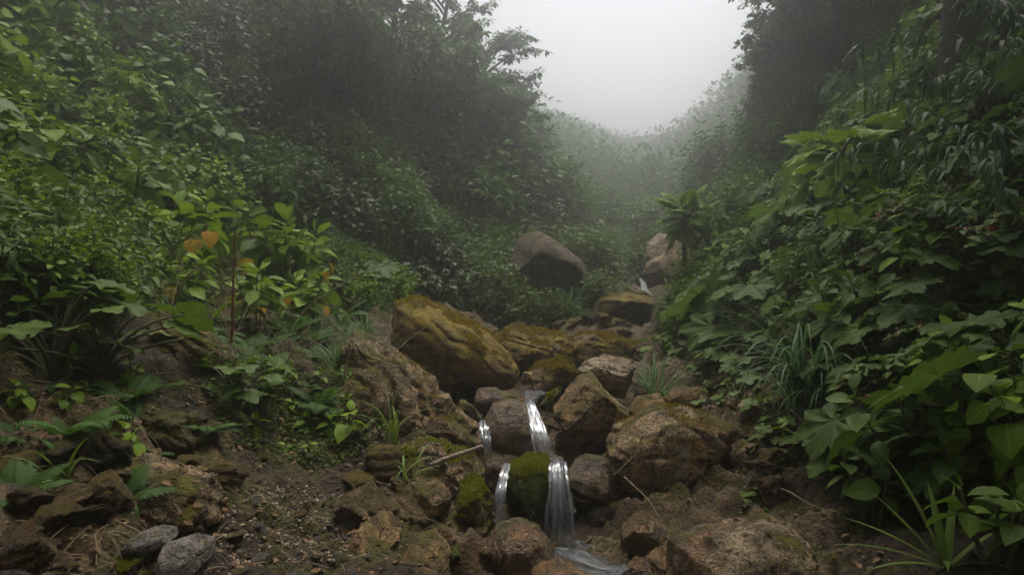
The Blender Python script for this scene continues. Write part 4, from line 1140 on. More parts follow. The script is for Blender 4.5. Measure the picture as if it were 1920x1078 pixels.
def fn_tree(Ht, CR, nlimb, leaf, L, k, mat, tips=16, sub=.8, bare=.45):
    def fn(rng):
        tr, cr = MB(), MB()
        n = 14
        t = np.linspace(0, 1, n)
        ph = rng.uniform(0, 6)
        tp = np.stack([.25 * np.sin(t * 3 + ph) * t * Ht * .25, .2 * np.cos(t * 2.5 + ph) * t * Ht * .2, t * Ht * .85 - .3], -1)
        tube(tr, tp, np.linspace(Ht * .028, Ht * .010, n), 9)
        for q in range(nlimb):
            u = rng.uniform(bare, 1.0)
            b = np.array([np.interp(u, t, tp[:, c]) for c in range(3)])
            a = q * 2.4 + rng.normal() * .4
            r = CR * rng.uniform(.45, 1.0) * (1.15 - .55 * abs(u - .6))
            tip = b + np.array([math.cos(a) * r, math.sin(a) * r, r * rng.uniform(.1, .75)])
            lp = bez(b, (b + tip) / 2 + np.array([0, 0, r * .25]), tip, 9)
            tube(tr, lp, np.linspace(Ht * .009, Ht * .003, 9), 5)
            for w_ in range(tips):
                v = rng.uniform(.35, 1.0)
                c0 = np.array([np.interp(v, np.linspace(0, 1, 9), lp[:, c]) for c in range(3)])
                dd = nrm(rng.normal(size=3) + np.array([math.cos(a) * .4, math.sin(a) * .4, .35]))
                tt = c0 + dd * sub * rng.uniform(.35, 1.0) * np.array([1, 1, .75])
                pp = bez(c0, (c0 + tt) / 2 + np.array([0, 0, .08]), tt, 5)
                tube(tr, pp, np.linspace(.012, .004, 5), 3)
                sprig(cr, pp, LV[leaf], k, L, rng, 0, (-.6, .5), .25)
        return [('trunk', tr, M['bark']), ('crown', cr, M[mat])]
    return fn
K['tree'] = make_kind('leafy_tree', 4, fn_tree(5.2, 1.9, 18, 'ov_lo', .21, 11, 'leaf_mid', 13, .75), 16)
K['tree_pale'] = make_kind('leafy_tree', 3, fn_tree(5.2, 1.9, 16, 'ov', .25, 9, 'leaf_far', 11, .75), 27)
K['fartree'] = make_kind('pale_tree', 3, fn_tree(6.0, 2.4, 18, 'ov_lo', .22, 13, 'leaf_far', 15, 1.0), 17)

def fn_rosette(nst=(3, 5), Ht=.78, L=.30, leaf='big', yellow=3, mat='leaf_bright', k=11, spread=.22):
    def fn(rng):
        f, s, y = MB(), MB(), MB()
        n = rng.integers(*nst)
        for q in range(n):
            a = q * 2.4 + rng.normal() * .3; r = spread * (q > 0) * rng.uniform(.6, 1.2)
            h_ = Ht * rng.uniform(.7, 1.05)
            tip = np.array([math.cos(a) * r, math.sin(a) * r, h_])
            pts = bez(np.array([math.cos(a) * r * .3, math.sin(a) * r * .3, 0]), tip * np.array([.7, .7, .6]), tip, 12)
            tube(s, pts, np.linspace(.011, .006, 12), 6)
            sprig(f, pts, LV[leaf], k, L, rng, 0, (-.35, 1.1), .55, .12)
        for q in range(yellow):
            a = -1.57 + rng.normal() * .7
            p = np.array([math.cos(a) * .36, math.sin(a) * .36, Ht * rng.uniform(.4, .75)])
            d = np.array([math.cos(a) * .5, math.sin(a) * .5, -.9])
            put(y, LV['heart'], p[None], d[None], (math.cos(a), math.sin(a), .4), .17, 0, None, rng)
        return [('leaves', f, M[mat]), ('stems', s, M['stem']), ('withered_leaves', y, M['leaf_yellow'])]
    return fn
K['rosette'] = make_kind('tall_leafy_herb', 4, fn_rosette(), 18)
K['herb'] = make_kind('small_herb', 5, fn_rosette((1, 3), .2, .13, 'ovw', 0, 'leaf_bright', 6, .08), 19)
K['darkrosette'] = make_kind('upright_leafy_herb', 3, fn_rosette((3, 6), .7, .24, 'big', 0, 'leaf_mid', 10, .25), 20)

def fn_spike(rng):
    f, s, b = MB(), MB(), MB()
    shrub_mb(rng, 14, .35, .5, LV['lance_lo'], .16, 8, f, s)
    for q in range(rng.integers(4, 7)):
        a = rng.uniform(0, 6.28); r = rng.uniform(.05, .3); h_ = rng.uniform(.6, 1.0)
        base = np.array([math.cos(a) * r * .5, math.sin(a) * r * .5, .2]); tip = np.array([math.cos(a) * r, math.sin(a) * r, h_])
        pts = bez(base, (base + tip) / 2, tip, 10)
        tube(s, pts, np.linspace(.008, .004, 10), 4)
        m_ = 110
        u = rng.uniform(.45, 1, m_)
        pos = np.stack([np.interp(u, np.linspace(0, 1, 10), pts[:, c]) for c in range(3)], -1)
        d = nrm(rng.normal(size=(m_, 3)) + np.array([0, 0, .4]))
        put(b, LV['tiny'], pos, d, (0, 0, 1), .05 * (1.25 - u), 0, None, rng)
    return [('foliage', f, M['leaf_dark']), ('stems', s, M['stem']), ('blossoms', b, M['pink'])]
K['spike'] = make_kind('flowering_plant', 3, fn_spike, 21)

# ------------------------------------------------------------------ scattering
def scatter(kinds, poly_px, n, spacing, srange, label, cat, group, seed, lean=.35, parts=True, sink=.05, only=None):
    rng = np.random.default_rng(seed)
    q = np.array(poly_px, float)
    c = rng.uniform(q.min(0), q.max(0), (n * 60, 2))
    c = c[inpoly(c, q)]
    hp, ok = hits(c[:, 0], c[:, 1])
    hp = hp[ok]
    if only is not None:
        hp = hp[only(hp)]
    acc = []
    for p in hp:
        if len(acc) >= n: break
        if acc:
            d = np.linalg.norm(np.array(acc) - p, axis=1)
            if d.min() < spacing: continue
        acc.append(p)
    acc = np.array(acc).reshape(-1, 3)
    if not len(acc): return acc
    nn = normal_at(acc[:, 0], acc[:, 1])
    for p, nv in zip(acc, nn):
        up = nrm(np.array([nv[0] * lean, nv[1] * lean, 1.0]))
        kd = kinds[rng.integers(len(kinds))]
        o = spawn(kd, p - np.array([0, 0, sink]), rng.uniform(*srange), rng.uniform(0, 6.28), label, cat, group, parts, up, None, rng)
    return acc

scatter([K['palmate'], K['lance'], K['midfine']], [(900, 560), (1000, 545), (1110, 545), (1090, 580), (960, 600)], 14, .4, (.45, .7), 'low shrub growing against the hazy wedge-shaped boulder', 'shrub', 'low shrubs under the wedge-shaped boulder', 53)
# far woods and slopes, from the back forward
def masses():
    rng = np.random.default_rng(77)
    f = MB()
    xs = rng.uniform(-40, 60, 9000); ys = 42 + 70 * rng.random(9000)
    zz = H(xs, ys)
    pxx, pyy = proj(np.stack([xs, ys, zz], -1))
    ok = (pxx > 760) & (pxx < 1560)
    pos = np.stack([xs, ys, zz], -1)[ok]
    k = 34
    n = len(pos)
    sz = rng.uniform(1.2, 3.2, n)
    d = nrm(rng.normal(size=(n, k, 3)) + np.array([0, -.2, .6]))
    c = pos[:, None] + d * sz[:, None, None] * rng.uniform(.5, 1.0, (n, k, 1)) + np.array([0, 0, .8]) * sz[:, None, None] * .6
    put(f, LV['tiny'], c.reshape(-1, 3), (d + rng.normal(size=d.shape) * .6).reshape(-1, 3), (0, 0, 1), np.repeat(.16 + sz * .11, k), 0, None, rng)
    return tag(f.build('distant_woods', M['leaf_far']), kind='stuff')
masses()

scatter([K['fartree']], [(860, 200), (1060, 330), (1190, 400), (1240, 430), (1290, 430), (1310, 380), (1270, 350), (1000, 220)], 36, 2.4, (.5, .9), 'pale hazy tree on the misty slope at the head of the gully', 'tree', 'misty trees at the head of the gully', 31, only=lambda h: h[:, 1] > 46)
scatter([K['far']], [(940, 200), (1080, 340), (1180, 400), (1240, 450), (1300, 450), (1380, 330), (1440, 200), (1480, 260), (1330, 480), (1200, 500), (1040, 440)], 90, 1.2, (1.0, 1.7), 'misty bush on the slopes closing the gully', 'bush', 'misty bushes closing the gully', 55, only=lambda h: (h[:, 1] > 22) & (h[:, 1] < 48))
scatter([K['far']], [(960, 300), (1080, 420), (1200, 490), (1220, 530), (1100, 560), (980, 545), (900, 440), (860, 380)], 90, .75, (.55, 1.0), 'pale green shrub in the hazy thicket up the left side of the gully', 'shrub', 'hazy shrubs on the far left slope', 32)
scatter([K['far'], K['midfine']], [(1345, 500), (1390, 420), (1430, 300), (1480, 60), (1540, 60), (1500, 300), (1430, 440), (1390, 520)], 90, .6, (.6, 1.0), 'hazy shrub on the far right slope under the creepers', 'shrub', 'hazy shrubs on the far right slope', 33)
# left hillside trees
for k, (px, py, Y, s) in enumerate([(620, 200, 16.5, .7), (800, 330, 18.5, .72), (870, 380, 19, .66), (925, 440, 19.5, .6), (960, 460, 21, .5), (560, 60, 15, .8), (720, 180, 19, .85), (985, 470, 19.5, .5), (1030, 490, 22, .52), (900, 330, 24, .9), (1075, 500, 26, .36), (975, 420, 26, .62), (800, 230, 23, .9), (680, 60, 20, .9), (1035, 460, 29, .42)]):
    x = (px - 960) / FPX * Y
    z = H(x, Y)[0]
    spawn(K['tree_pale' if k % 3 == 1 else 'tree'], (x, Y, z - .2), s, k * 1.3, 'dark leafy tree in the misty wood on the left hillside', 'tree', 'trees on the left hillside', True, (.12, -.1, 1), k % 3)
scatter([K['midfine'], K['dark']], [(520, 330), (660, 240), (800, 330), (1000, 490), (960, 560), (860, 540), (760, 520), (640, 470)], 90, .7, (.65, 1.05), 'dark shrub in the dim thicket on the left hillside below the trees', 'shrub', 'dim shrubs on the left hillside', 34)
scatter([K['dark'], K['midfine']], [(250, 60), (500, 80), (640, 260), (700, 420), (640, 500), (480, 400), (330, 260)], 80, .65, (.55, .95), 'dark glossy shrub high on the left slope above the leafy herbs', 'shrub', 'dark shrubs on the upper left slope', 35)
for k, (px, py, Y) in enumerate([(640, 30, 14.5), (760, 90, 16), (700, 130, 15.4)]):
    spawn(K['curtain'], P(px, py, Y), .8 + .12 * (k % 3), k * .7, 'curtain of creepers hanging from the trees on the left hillside', 'creeper', 'hanging creepers on the left hillside', True, None, k % 4)
scatter([K['far'], K['far'], K['midfine'], K['dark']], [(480, 60), (640, 60), (660, 240), (800, 330), (960, 480), (900, 560), (760, 520), (600, 400)], 110, .62, (.55, .95), 'paler leafy shrub standing out of the dim thicket on the left hillside', 'shrub', 'paler shrubs on the left hillside', 51)
scatter([K['fern']], [(520, 240), (800, 330), (960, 480), (800, 520), (600, 420)], 14, .9, (2.2, 3.4), 'big arching fern in the dim thicket on the left hillside', 'fern', 'big ferns on the left hillside', 52)
scatter([K['far'], K['midfine'], K['dark'], K['far']], [(430, -250), (700, -60), (860, 180), (1000, 430), (960, 480), (700, 300), (460, 60)], 130, .75, (.65, 1.15), 'leafy shrub between the trunks high on the left hillside', 'shrub', 'shrubs between the trees on the left hillside', 54)
for k, (px, Y, s) in enumerate([(845, 19.5, 1.9), (880, 19, 2.1), (905, 20.5, 2.2), (930, 18.5, 1.8), (955, 20, 2.0), (985, 19.5, 1.8), (1010, 21, 1.8), (1035, 22.5, 1.7), (870, 22, 2.2), (820, 21, 2.1), (1060, 24.5, 1.5), (960, 17.5, 1.5), (900, 17, 1.7), (925, 23, 2.2), (1000, 18.2, 1.4)]):
    x = (px - 960) / FPX * Y
    spawn(K[('midfine', 'far', 'dark')[k % 3]], (x, Y, H(x, Y)[0] - .2), s, k * 1.3, 'tall dense bush forming the misty edge of the left hillside against the sky', 'bush', 'tall bushes at the edge of the left hillside', True, (.15, -.1, 1), k % 4)
# right cliff
for k, (px, py, Y, s) in enumerate([(1485, 330, 16.5, .66), (1500, 250, 16, .68), (1475, 230, 19, .66), (1560, 180, 15.5, .8), (1640, 120, 15, .85), (1510, 120, 20, .78), (1690, 60, 14, 1.0), (1465, 400, 17.5, .42), (1465, 330, 18, .5)]):
    x = (px - 960) / FPX * Y
    spawn(K['tree'], (x, Y, H(x, Y)[0] - .2), s, k * 1.7 + .5, 'dim leafy tree overhanging the misty cliff on the right', 'tree', 'trees on the right cliff', True, (-.05, -.1, 1), k % 4)
for k, (px, py, Y) in enumerate([(1440, 170, 16.8), (1425, 250, 17.2), (1480, 190, 16.2), (1530, 150, 15.5)]):
    spawn(K['curtain'], P(px, py, Y), .55 + .1 * (k % 3), k * .9, 'curtain of creepers hanging down the misty cliff on the right', 'creeper', 'hanging creepers on the right cliff', True, None, k % 4)

# near left slope
scatter([K['small'], K['broad'], K['broad'], K['heart'], K['darkrosette'], K['vine'], K['fern']], [(-250, 100), (0, 20), (250, 120), (400, 280), (500, 400), (420, 450), (250, 470), (0, 420), (-250, 500)], 100, .40, (.65, 1.4), 'green broad-leaved bush in the dense thicket on the upper left slope', 'bush', 'bushes of the upper left thicket', 36)
scatter([K['small'], K['lance']], [(-250, 480), (0, 420), (280, 500), (340, 570), (150, 600), (0, 620), (-200, 640)], 55, .34, (.7, 1.05), 'small-leaved bush in the thicket at the left edge above the bare bank', 'bush', 'bushes at the left edge', 37)
scatter([K['dark']], [(-100, -150), (250, -120), (480, 40), (330, 200), (100, 60), (-100, 60)], 40, .8, (.6, .95), 'shadowy shrub at the top left of the slope', 'shrub', 'shadowy shrubs at the top left', 38)
scatter([K['palmate'], K['lance']], [(760, 520), (860, 500), (980, 540), (1060, 560), (1040, 610), (920, 615), (780, 575)], 26, .55, (.55, .85), 'dark shrub with finger-like leaves behind the slanting slab', 'shrub', 'finger-leaved shrubs behind the slab', 39)
scatter([K['lance'], K['small']], [(480, 520), (640, 500), (760, 560), (740, 610), (640, 600), (520, 590)], 24, .38, (.55, .9), 'fine-leaved bush between the tall herbs and the slanting slab', 'bush', 'bushes left of the slab', 40)
# near right slope
RS = [(1370, 640), (1320, 600), (1365, 540), (1455, 410), (1540, 260), (1680, 90), (1950, -150), (2150, 200), (2150, 800), (1950, 930), (1760, 960), (1700, 950), (1650, 880), (1610, 770), (1490, 660)]
scatter([K['gunnera']], RS, 105, .50, (.5, 1.1), 'plant with large lobed leaves in the dense growth on the right slope', 'leafy plant', 'large-leaved plants of the right slope', 41, .5)
scatter([K['small'], K['lance'], K['vine'], K['darkrosette'], K['heart'], K['fern']], RS, 190, .30, (.5, .95), 'dark green bush under the big lobed leaves on the right slope', 'bush', 'bushes of the right slope', 42, .5)
scatter([K['reed'], K['tuft']], [(1280, 600), (1400, 480), (1600, 420), (1700, 600), (1640, 800), (1500, 760), (1380, 640)], 22, .5, (.7, 1.1), 'clump of arching blades between the large leaves on the right slope', 'grass clump', 'blade clumps of the right slope', 43, .4)
scatter([K['red']], [(1720, 480), (1950, 380), (2000, 700), (1880, 860), (1740, 800), (1680, 640)], 18, .4, (.6, 1.0), 'red-stemmed shrub with small leaves and red flower clusters on the right', 'shrub', 'red-stemmed shrubs on the right', 44, .5)
# small growth on the bare banks
scatter([K['herb']], [(380, 600), (640, 580), (760, 690), (700, 860), (560, 880), (430, 820), (380, 700)], 34, .16, (.3, .75), 'small bright herb on the crumbling left bank', 'herb', 'small herbs on the left bank', 45)
scatter([K['fern']], [(420, 610), (660, 600), (700, 700), (600, 780), (450, 760)], 20, .25, (.5, .95), 'little fern on the left bank below the tall herbs', 'fern', 'ferns on the left bank', 46)
scatter([K['herb'], K['fern']], [(20, 740), (250, 700), (400, 820), (200, 960), (20, 960)], 22, .2, (.4, .9), 'small plant rooted on the dark earth bank at the left', 'herb', 'small plants on the dark left bank', 47)
scatter([K['tuft']], [(560, 600), (700, 600), (720, 680), (600, 720)], 9, .22, (.6, 1.0), 'grass tuft on the left bank near the ragged ridge', 'grass tuft', 'grass tufts on the left bank', 48)
scatter([K['herb'], K['vine']], [(1200, 620), (1420, 620), (1500, 850), (1440, 960), (1380, 760), (1230, 680)], 26, .2, (.35, .8), 'small leafy plant on the bare right bank', 'herb', 'small plants on the right bank', 49)
scatter([K['tuft'], K['herb']], [(1020, 560), (1180, 545), (1190, 560), (1090, 600), (980, 610)], 16, .4, (.8, 1.5), 'grassy tuft beside the upper stream in the haze', 'grass tuft', 'hazy tufts by the upper stream', 50)

# ------------------------------------------------------------------ single plants that stand out
def one(kind, px, py, s, rot, label, cat, v=0, up=None, y=None, sink=.03):
    p = hit(px, py) if y is None else P(px, py, y)
    return spawn(K[kind], p - np.array([0, 0, sink]), s, rot, label, cat, None, True, up, v)

one('rosette', 360, 540, 1.15, .3, 'tall herb with upright pale leaves at the left of the herb group, yellow leaf hanging', 'herb', 0)
one('rosette', 500, 560, 1.25, 1.4, 'tallest bright herb with broad upright leaves and an orange withered leaf', 'herb', 1)
one('rosette', 555, 580, 1.05, 2.4, 'bright broad-leaved herb at the right of the herb group', 'herb', 2)
one('rosette', 480, 640, .75, 3.0, 'lower bright herb in front of the tallest herb with withered yellow leaf', 'herb', 3)
one('rosette', 575, 640, .7, 4.2, 'short broad-leaved herb above the ferny bank', 'herb', 1)
one('rosette', 350, 600, .7, 5.2, 'small pale-leaved herb left of the red stalk', 'herb', 2)
one('darkrosette', 520, 330, .9, .5, 'upright herb with toothed leaves alone on the upper left slope', 'herb', 0)
one('darkrosette', 940, 430, 1.4, .5, 'pale spear-leaved plant in the mist above the wedge-shaped boulder', 'herb', 1)
one('spike', 850, 470, 2.0, .2, 'plant with pink flower spikes on the dim left hillside', 'flowering plant', 0)
one('spike', 800, 480, 1.5, 1.2, 'lower plant with faded pink spikes left of the taller pink one', 'flowering plant', 1)
one('spike', 905, 400, 2.2, 2.2, 'plant with dull red hanging spikes high on the left hillside', 'flowering plant', 2)
one('gunnera', 660, 560, 1.2, .9, 'large grey-green lobed leaves drooping right of the tall herbs', 'leafy plant', 2)
one('vine', 100, 700, 1.3, .9, 'round-lobed leafy plant in the dark at the left edge', 'leafy plant', 0)
one('vine', 190, 700, 1.1, 2.9, 'round-lobed leafy plant hanging over the streaked grey rock', 'leafy plant', 1)
one('tuft', 635, 700, 1.1, .4, 'bushy grass tuft growing beside the ragged pale ridge', 'grass tuft', 0)
one('tuft', 1235, 735, 1.35, 1.0, 'dense green grass tuft right of the pale cracked boulder', 'grass tuft', 1)
one('tuft', 1215, 720, 1.0, 2.0, 'smaller grass tuft against the pale cracked boulder', 'grass tuft', 2)
one('tuft', 1065, 605, 2.0, 2.0, 'tall hazy grass clump below the wedge-shaped boulder', 'grass tuft', 3)
one('fern', 130, 850, 1.0, 2.0, 'fern with arching fronds on the dark left bank', 'fern', 0)
one('fern', 540, 650, .9, 2.0, 'fern frond clump under the tall herbs', 'fern', 1)
one('herb', 655, 850, 1.3, 1.0, 'glossy bright herb leaning over the gravel at the left bank edge', 'herb', 1)
one('vine', 440, 790, .8, 1.0, 'dark round-leaved plant hanging over the hollow', 'leafy plant', 2)
one('bamboo', 1930, 420, 1.0, .2, 'narrow-leaved bamboo spray at the right edge', 'bamboo', 0, None)
one('bamboo', 1960, 250, 1.2, 1.2, 'topmost bamboo spray with narrow leaves at the upper right corner', 'bamboo', 1, None)
one('bamboo', 1940, 560, .8, 2.2, 'lower bamboo spray with narrow leaves at the right edge', 'bamboo', 2, None)

# weeping grass on the right bank
f = MB(); rg = np.random.default_rng(5)
grass_mb(f, rg, 54, 1.25, .0105, .05, (1.25, 1.56), (2.3, 3.3), 0, (-2.0, 1.1))
o = f.build('weeping_grass', M['blade']); o.location = hit(1500, 812) + np.array([0, -.08, .14]); tag(o, 'long weeping blue-green grass hanging over the right bank', 'grass')
f = MB()
grass_mb(f, rg, 30, .85, .009, .05, (1.0, 1.5), (2.3, 3.3), 0, (-1.2, 1.2))
o = f.build('weeping_grass', M['blade']); o.location = hit(1545, 800) + np.array([0, -.05, .02]); tag(o, 'shorter drooping grass against the right of the long weeping grass', 'grass')
# lime sedge blades on the left bank
f = MB()
grass_mb(f, rg, 14, .62, .0055, .025, (1.2, 1.55), (1.2, 2.9), 0)
o = f.build('weeping_grass', M['blade_lime']); o.location = hit(738, 850) + np.array([0, 0, .02]); tag(o, 'yellow-green drooping grass standing before the layered brown rock face', 'grass')
f = MB()
grass_mb(f, rg, 9, .34, .007, .02, (.7, 1.4), (1.2, 2.4), 0)
o = f.build('weeping_grass', M['blade_lime']); o.location = hit(765, 925) + np.array([0, 0, .02]); tag(o, 'small lime grass beside the dry pale branch', 'grass')
f = MB()
grass_mb(f, rg, 12, .30, .010, .02, (.6, 1.4), (.9, 2.2), 0)
o = f.build('strap_leaved_plant', M['blade_lime']); o.location = hit(118, 905); tag(o, 'strap-leaved lime plant in front of the fern on the dark left bank', 'plant')
# bromeliad-like strap plant bottom right
f = MB()
for az, th, L_, w_, bd in [(2.7, .55, .42, .012, .5), (2.95, .35, .46, .010, .6), (2.5, .85, .40, .014, .3), (.9, 1.05, .36, .016, .25), (3.4, .3, .4, .011, .7), (1.6, 1.3, .34, .018, .35), (0, .8, .3, .014, .6), (4.2, .6, .3, .016, .9), (5.2, .6, .28, .016, .9), (2.1, 1.15, .5, .012, .5)]:
    blade_strip(f, (0, 0, 0), az, th, L_, w_, bd, rg)
o = f.build('strap_leaved_plant', M['blade_lime']); o.location = hit(1775, 1085); tag(o, 'large spidery plant with strap leaves at the bottom right', 'plant')

# treelet with deeply cut leaves beside the far boulders
def treelet(px, py, Y, Ht, L, label, n=12, lean=(0, 0), seed=3, feathery=False):
    rng = np.random.default_rng(seed)
    base = P(px, py, Y)
    base[2] = min(base[2], H(base[0], base[1])[0] + .1)
    r = empty('cut_leaved_treelet', base)
    tr, cr = MB(), MB()
    tip = np.array([lean[0], lean[1], Ht])
    pts = bez(np.zeros(3), np.array([lean[0] * .2, lean[1] * .2, Ht * .6]), tip, 14)
    tube(tr, pts, np.linspace(Ht * .026, Ht * .02, 14), 8)
    for q in range(n):
        a = q * 2.39996; el = 1.1 - 1.75 * (q / n) + rng.normal() * .1
        d = np.array([math.cos(a) * math.cos(el), math.sin(a) * math.cos(el), math.sin(el)])
        st = tip - np.array([0, 0, .25 * Ht * q / n])
        pl = L * rng.uniform(.5, .7)
        e = st + d * pl
        tube(tr, bez(st, (st + e) / 2 + np.array([0, 0, .04]), e, 6), np.linspace(.016, .009, 6), 5)
        d2 = nrm(d + np.array([0, 0, -.35]))
        put(cr, PAP[q % 3], e[None], d2[None], (0, 0, 1), L * rng.uniform(.8, 1.1), 0, None, rng)
    if feathery:
        cr = MB()
        for q in range(18):
            frond_mb(cr, rng, tip - np.array([0, 0, .016 * q]), q * 2.39996, 1.2 - 1.9 * q / 18, L * rng.uniform(1.5, 1.95), rng.uniform(.7, 1.1), 10, .34, 0, tr, 0, 'ov_lo')
    tr.build('trunk', M['bark'], r); cr.build('crown', M['leaf_bright'], r)
    return tag(r, label, 'treelet')
treelet(1283, 560, 11.0, 1.42, .30, 'dark palm-like treelet with deeply cut leaves standing alone in the mist', feathery=True)
treelet(1645, 95, 7.6, .7, .38, 'treelet with drooping pale leaves leaning out at the top of the right slope', 11, (-.45, -.2), 4)
treelet(1820, 420, 4.9, .22, .2, 'bright young treelet with upright fan leaf on the right slope', 8, (-.05, -.05), 5)

scatter([K['dark'], K['far'], K['midfine']], [(1440, 60), (1500, -120), (1900, -320), (2000, -100), (1760, 100), (1600, 200), (1500, 260)], 60, .7, (.55, .95), 'shadowy shrub on the steep bank between the trunks at the upper right', 'shrub', 'shadowy shrubs at the upper right', 56)
# dark trunk upper right
def big_trunk(px, py, Y, r0, Ht, label):
    b = P(px, py, Y); b[2] = H(b[0], b[1])[0] - .3
    r = empty('old_tree', b)
    tr = MB(); t = np.linspace(0, 1, 26)
    pts = np.stack([.12 * np.sin(t * 4), .1 * np.cos(t * 3), t * Ht], -1)
    tube(tr, pts, r0 * (1 - .45 * t + .5 * np.exp(-t * 12)), 16)
    cr = MB(); rng = np.random.default_rng(9)
    for q in range(16):
        u = rng.uniform(.45, 1); c0 = np.array([np.interp(u, t, pts[:, k]) for k in range(3)])
        a = rng.uniform(0, 6.28); e = c0 + np.array([math.cos(a), math.sin(a), .25]) * rng.uniform(.8, 1.9)
        lp = bez(c0, (c0 + e) / 2 + np.array([0, 0, .3]), e, 9)
        tube(tr, lp, np.linspace(.05, .012, 9), 6)
        for w_ in range(12):
            v = rng.uniform(.3, 1); s_ = np.array([np.interp(v, np.linspace(0, 1, 9), lp[:, k]) for k in range(3)])
            e2 = s_ + nrm(rng.normal(size=3) + np.array([0, 0, .2])) * rng.uniform(.3, .7)
            pp = bez(s_, (s_ + e2) / 2, e2, 5)
            tube(tr, pp, np.linspace(.01, .003, 5), 3)
            sprig(cr, pp, LV['ov_lo'], 9, .13, rng, 0, (-.6, .4), .25)
    tr.build('trunk', M['bark'], r); cr.build('crown', M['leaf_dark'], r)
    return tag(r, label, 'tree')
big_trunk(1800, 100, 8.2, .30, 4.2, 'old tree with a thick dark trunk at the upper right')

# unseen tall trees added beside the camera so their crowns shade the foreground
K['added_canopy'] = make_kind('added_shade_tree', 2, fn_tree(7.5, 3.0, 24, 'ov_lo', .30, 12, 'leaf_dark', 15, 1.0, .5), 24)
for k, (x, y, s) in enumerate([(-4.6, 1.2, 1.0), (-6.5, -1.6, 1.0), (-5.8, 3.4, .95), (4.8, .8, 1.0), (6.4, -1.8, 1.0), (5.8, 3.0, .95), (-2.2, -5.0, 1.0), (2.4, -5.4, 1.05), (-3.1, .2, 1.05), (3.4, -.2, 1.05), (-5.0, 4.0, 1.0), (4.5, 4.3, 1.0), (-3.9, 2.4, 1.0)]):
    spawn(K['added_canopy'], (x, y, H(x, y)[0] - .2), s, k * 1.9, 'unseen tall tree added on the bank beside the viewer for shade', 'tree', 'unseen trees added beside the viewer for shade', True, None, k % 2)

# overhanging twig at the top
def twig(p, d, n, L, label, seed):
    rng = np.random.default_rng(seed)
    r = empty('hanging_twig', p)
    s, f = MB(), MB()
    d = np.array(d, float)
    pts = bez(np.zeros(3), d * .5 + np.array([0, 0, .1]), d, 14)
    tube(s, pts, np.linspace(.012, .003, 14), 5)
    sprig(f, pts, LV['lance'], n, L, rng, 0, (-.7, .1), .6)
    s.build('stem', M['bark'], r); f.build('leaves', M['leaf_dark'], r)
    return tag(r, label, 'twig')
twig(P(975, -190, 8.0), (.25, -.1, -1.08), 5, .12, 'thin twig with a few leaves hanging down against the white sky', 1)
twig(P(915, -150, 9.0), (.1, -.1, -.98), 5, .13, 'leafy twig hanging at the top beside the left hillside trees', 2)

# ------------------------------------------------------------------ dead wood
def stick(pts_px, r0, r1, mat, name, label, cat, jag=.0, seed=0):
    rg = np.random.default_rng(seed)
    c = np.array([P(*q) for q in pts_px])
    d = np.linspace(0, 1, len(c)); t = np.linspace(0, 1, 26)
    pts = np.stack([np.interp(t, d, c[:, k]) for k in range(3)], -1)
    for _ in range(3):
        pts[1:-1] = (pts[:-2] + 2 * pts[1:-1] + pts[2:]) / 4
    pts += rg.normal(size=pts.shape) * jag
    m = MB()
    tube(m, pts, np.linspace(r0, r1, 26) * (1 + .12 * rg.normal(size=26) * (r0 > .008)), 8)
    return tag(m.build(name, M[mat]), label, cat)
stick([(808, 872, 4.62), (850, 855, 4.6), (905, 836, 4.58)], .016, .012, 'dry_wood', 'dry_branch', 'dry pale barkless branch lying on the mossy shelf left of the falls', 'branch', .002, 1)
stick([(1170, 893, 4.7), (1215, 935, 4.5), (1245, 985, 4.35), (1257, 1022, 4.2)], .004, .003, 'twig', 'bent_twig', 'thin bent twig hanging below the largest boulder', 'twig', .001, 2)
stick([(1150, 890, 4.72), (1175, 868, 4.75), (1195, 848, 4.8)], .003, .002, 'twig', 'bent_twig', 'short straight twig resting on the face of the largest boulder', 'twig', .001, 3)
stick([(1285, 860, 4.75), (1310, 885, 4.7), (1345, 915, 4.65)], .003, .002, 'twig', 'bent_twig', 'thin slanting twig on the right half of the largest boulder', 'twig', .001, 4)
stick([(720, 655, 6.0), (745, 600, 6.1), (738, 575, 6.1)], .006, .003, 'twig', 'bare_sapling', 'bare thin sapling in front of the slanting slab', 'sapling', .003, 5)
stick([(745, 655, 6.0), (775, 630, 6.1), (830, 590, 6.3)], .005, .002, 'twig', 'bent_twig', 'crooked bare twig crossing the slanting slab', 'twig', .004, 6)
stick([(600, 560, 5.4), (660, 520, 5.3), (735, 490, 5.3)], .006, .003, 'dry_wood', 'dead_stalk', 'dead pale stalk under the drooping grey-green leaves', 'stalk', .004, 7)
stick([(435, 640, 5.3), (438, 540, 5.3), (440, 430, 5.3)], .012, .006, 'stem_red', 'red_stalk', 'upright red-brown stalk among the tall herbs', 'stalk', .003, 8)
stick([(1590, 560, 5.6), (1580, 470, 5.5), (1565, 380, 5.5)], .007, .004, 'stem', 'bare_stalk', 'upright pale green stalk among the big leaves on the right slope', 'stalk', .003, 9)
stick([(1465, 915, 4.2), (1560, 965, 3.9), (1680, 960, 3.75), (1790, 920, 3.75)], .006, .004, 'twig', 'trailing_vine', 'brown trailing vine stem over the dark overhung rock', 'vine', .003, 10)
stick([(1835, 1020, 3.3), (1870, 975, 3.35), (1900, 945, 3.4)], .006, .005, 'stem_red', 'red_stalk', 'slanting red stalk at the bottom right corner', 'stalk', .001, 11)
stick([(470, 610, 5.2), (485, 560, 5.2), (493, 520, 5.2)], .004, .003, 'twig', 'bare_sapling', 'slim bare stem left of the lower bright herb', 'sapling', .003, 12)
stick([(150, 835, 3.9), (165, 790, 3.9), (78, 660, 4.8)][:2], .016, .014, 'dry_wood', 'broken_stump', 'short broken stump on the dark left bank', 'stump', .003, 13)

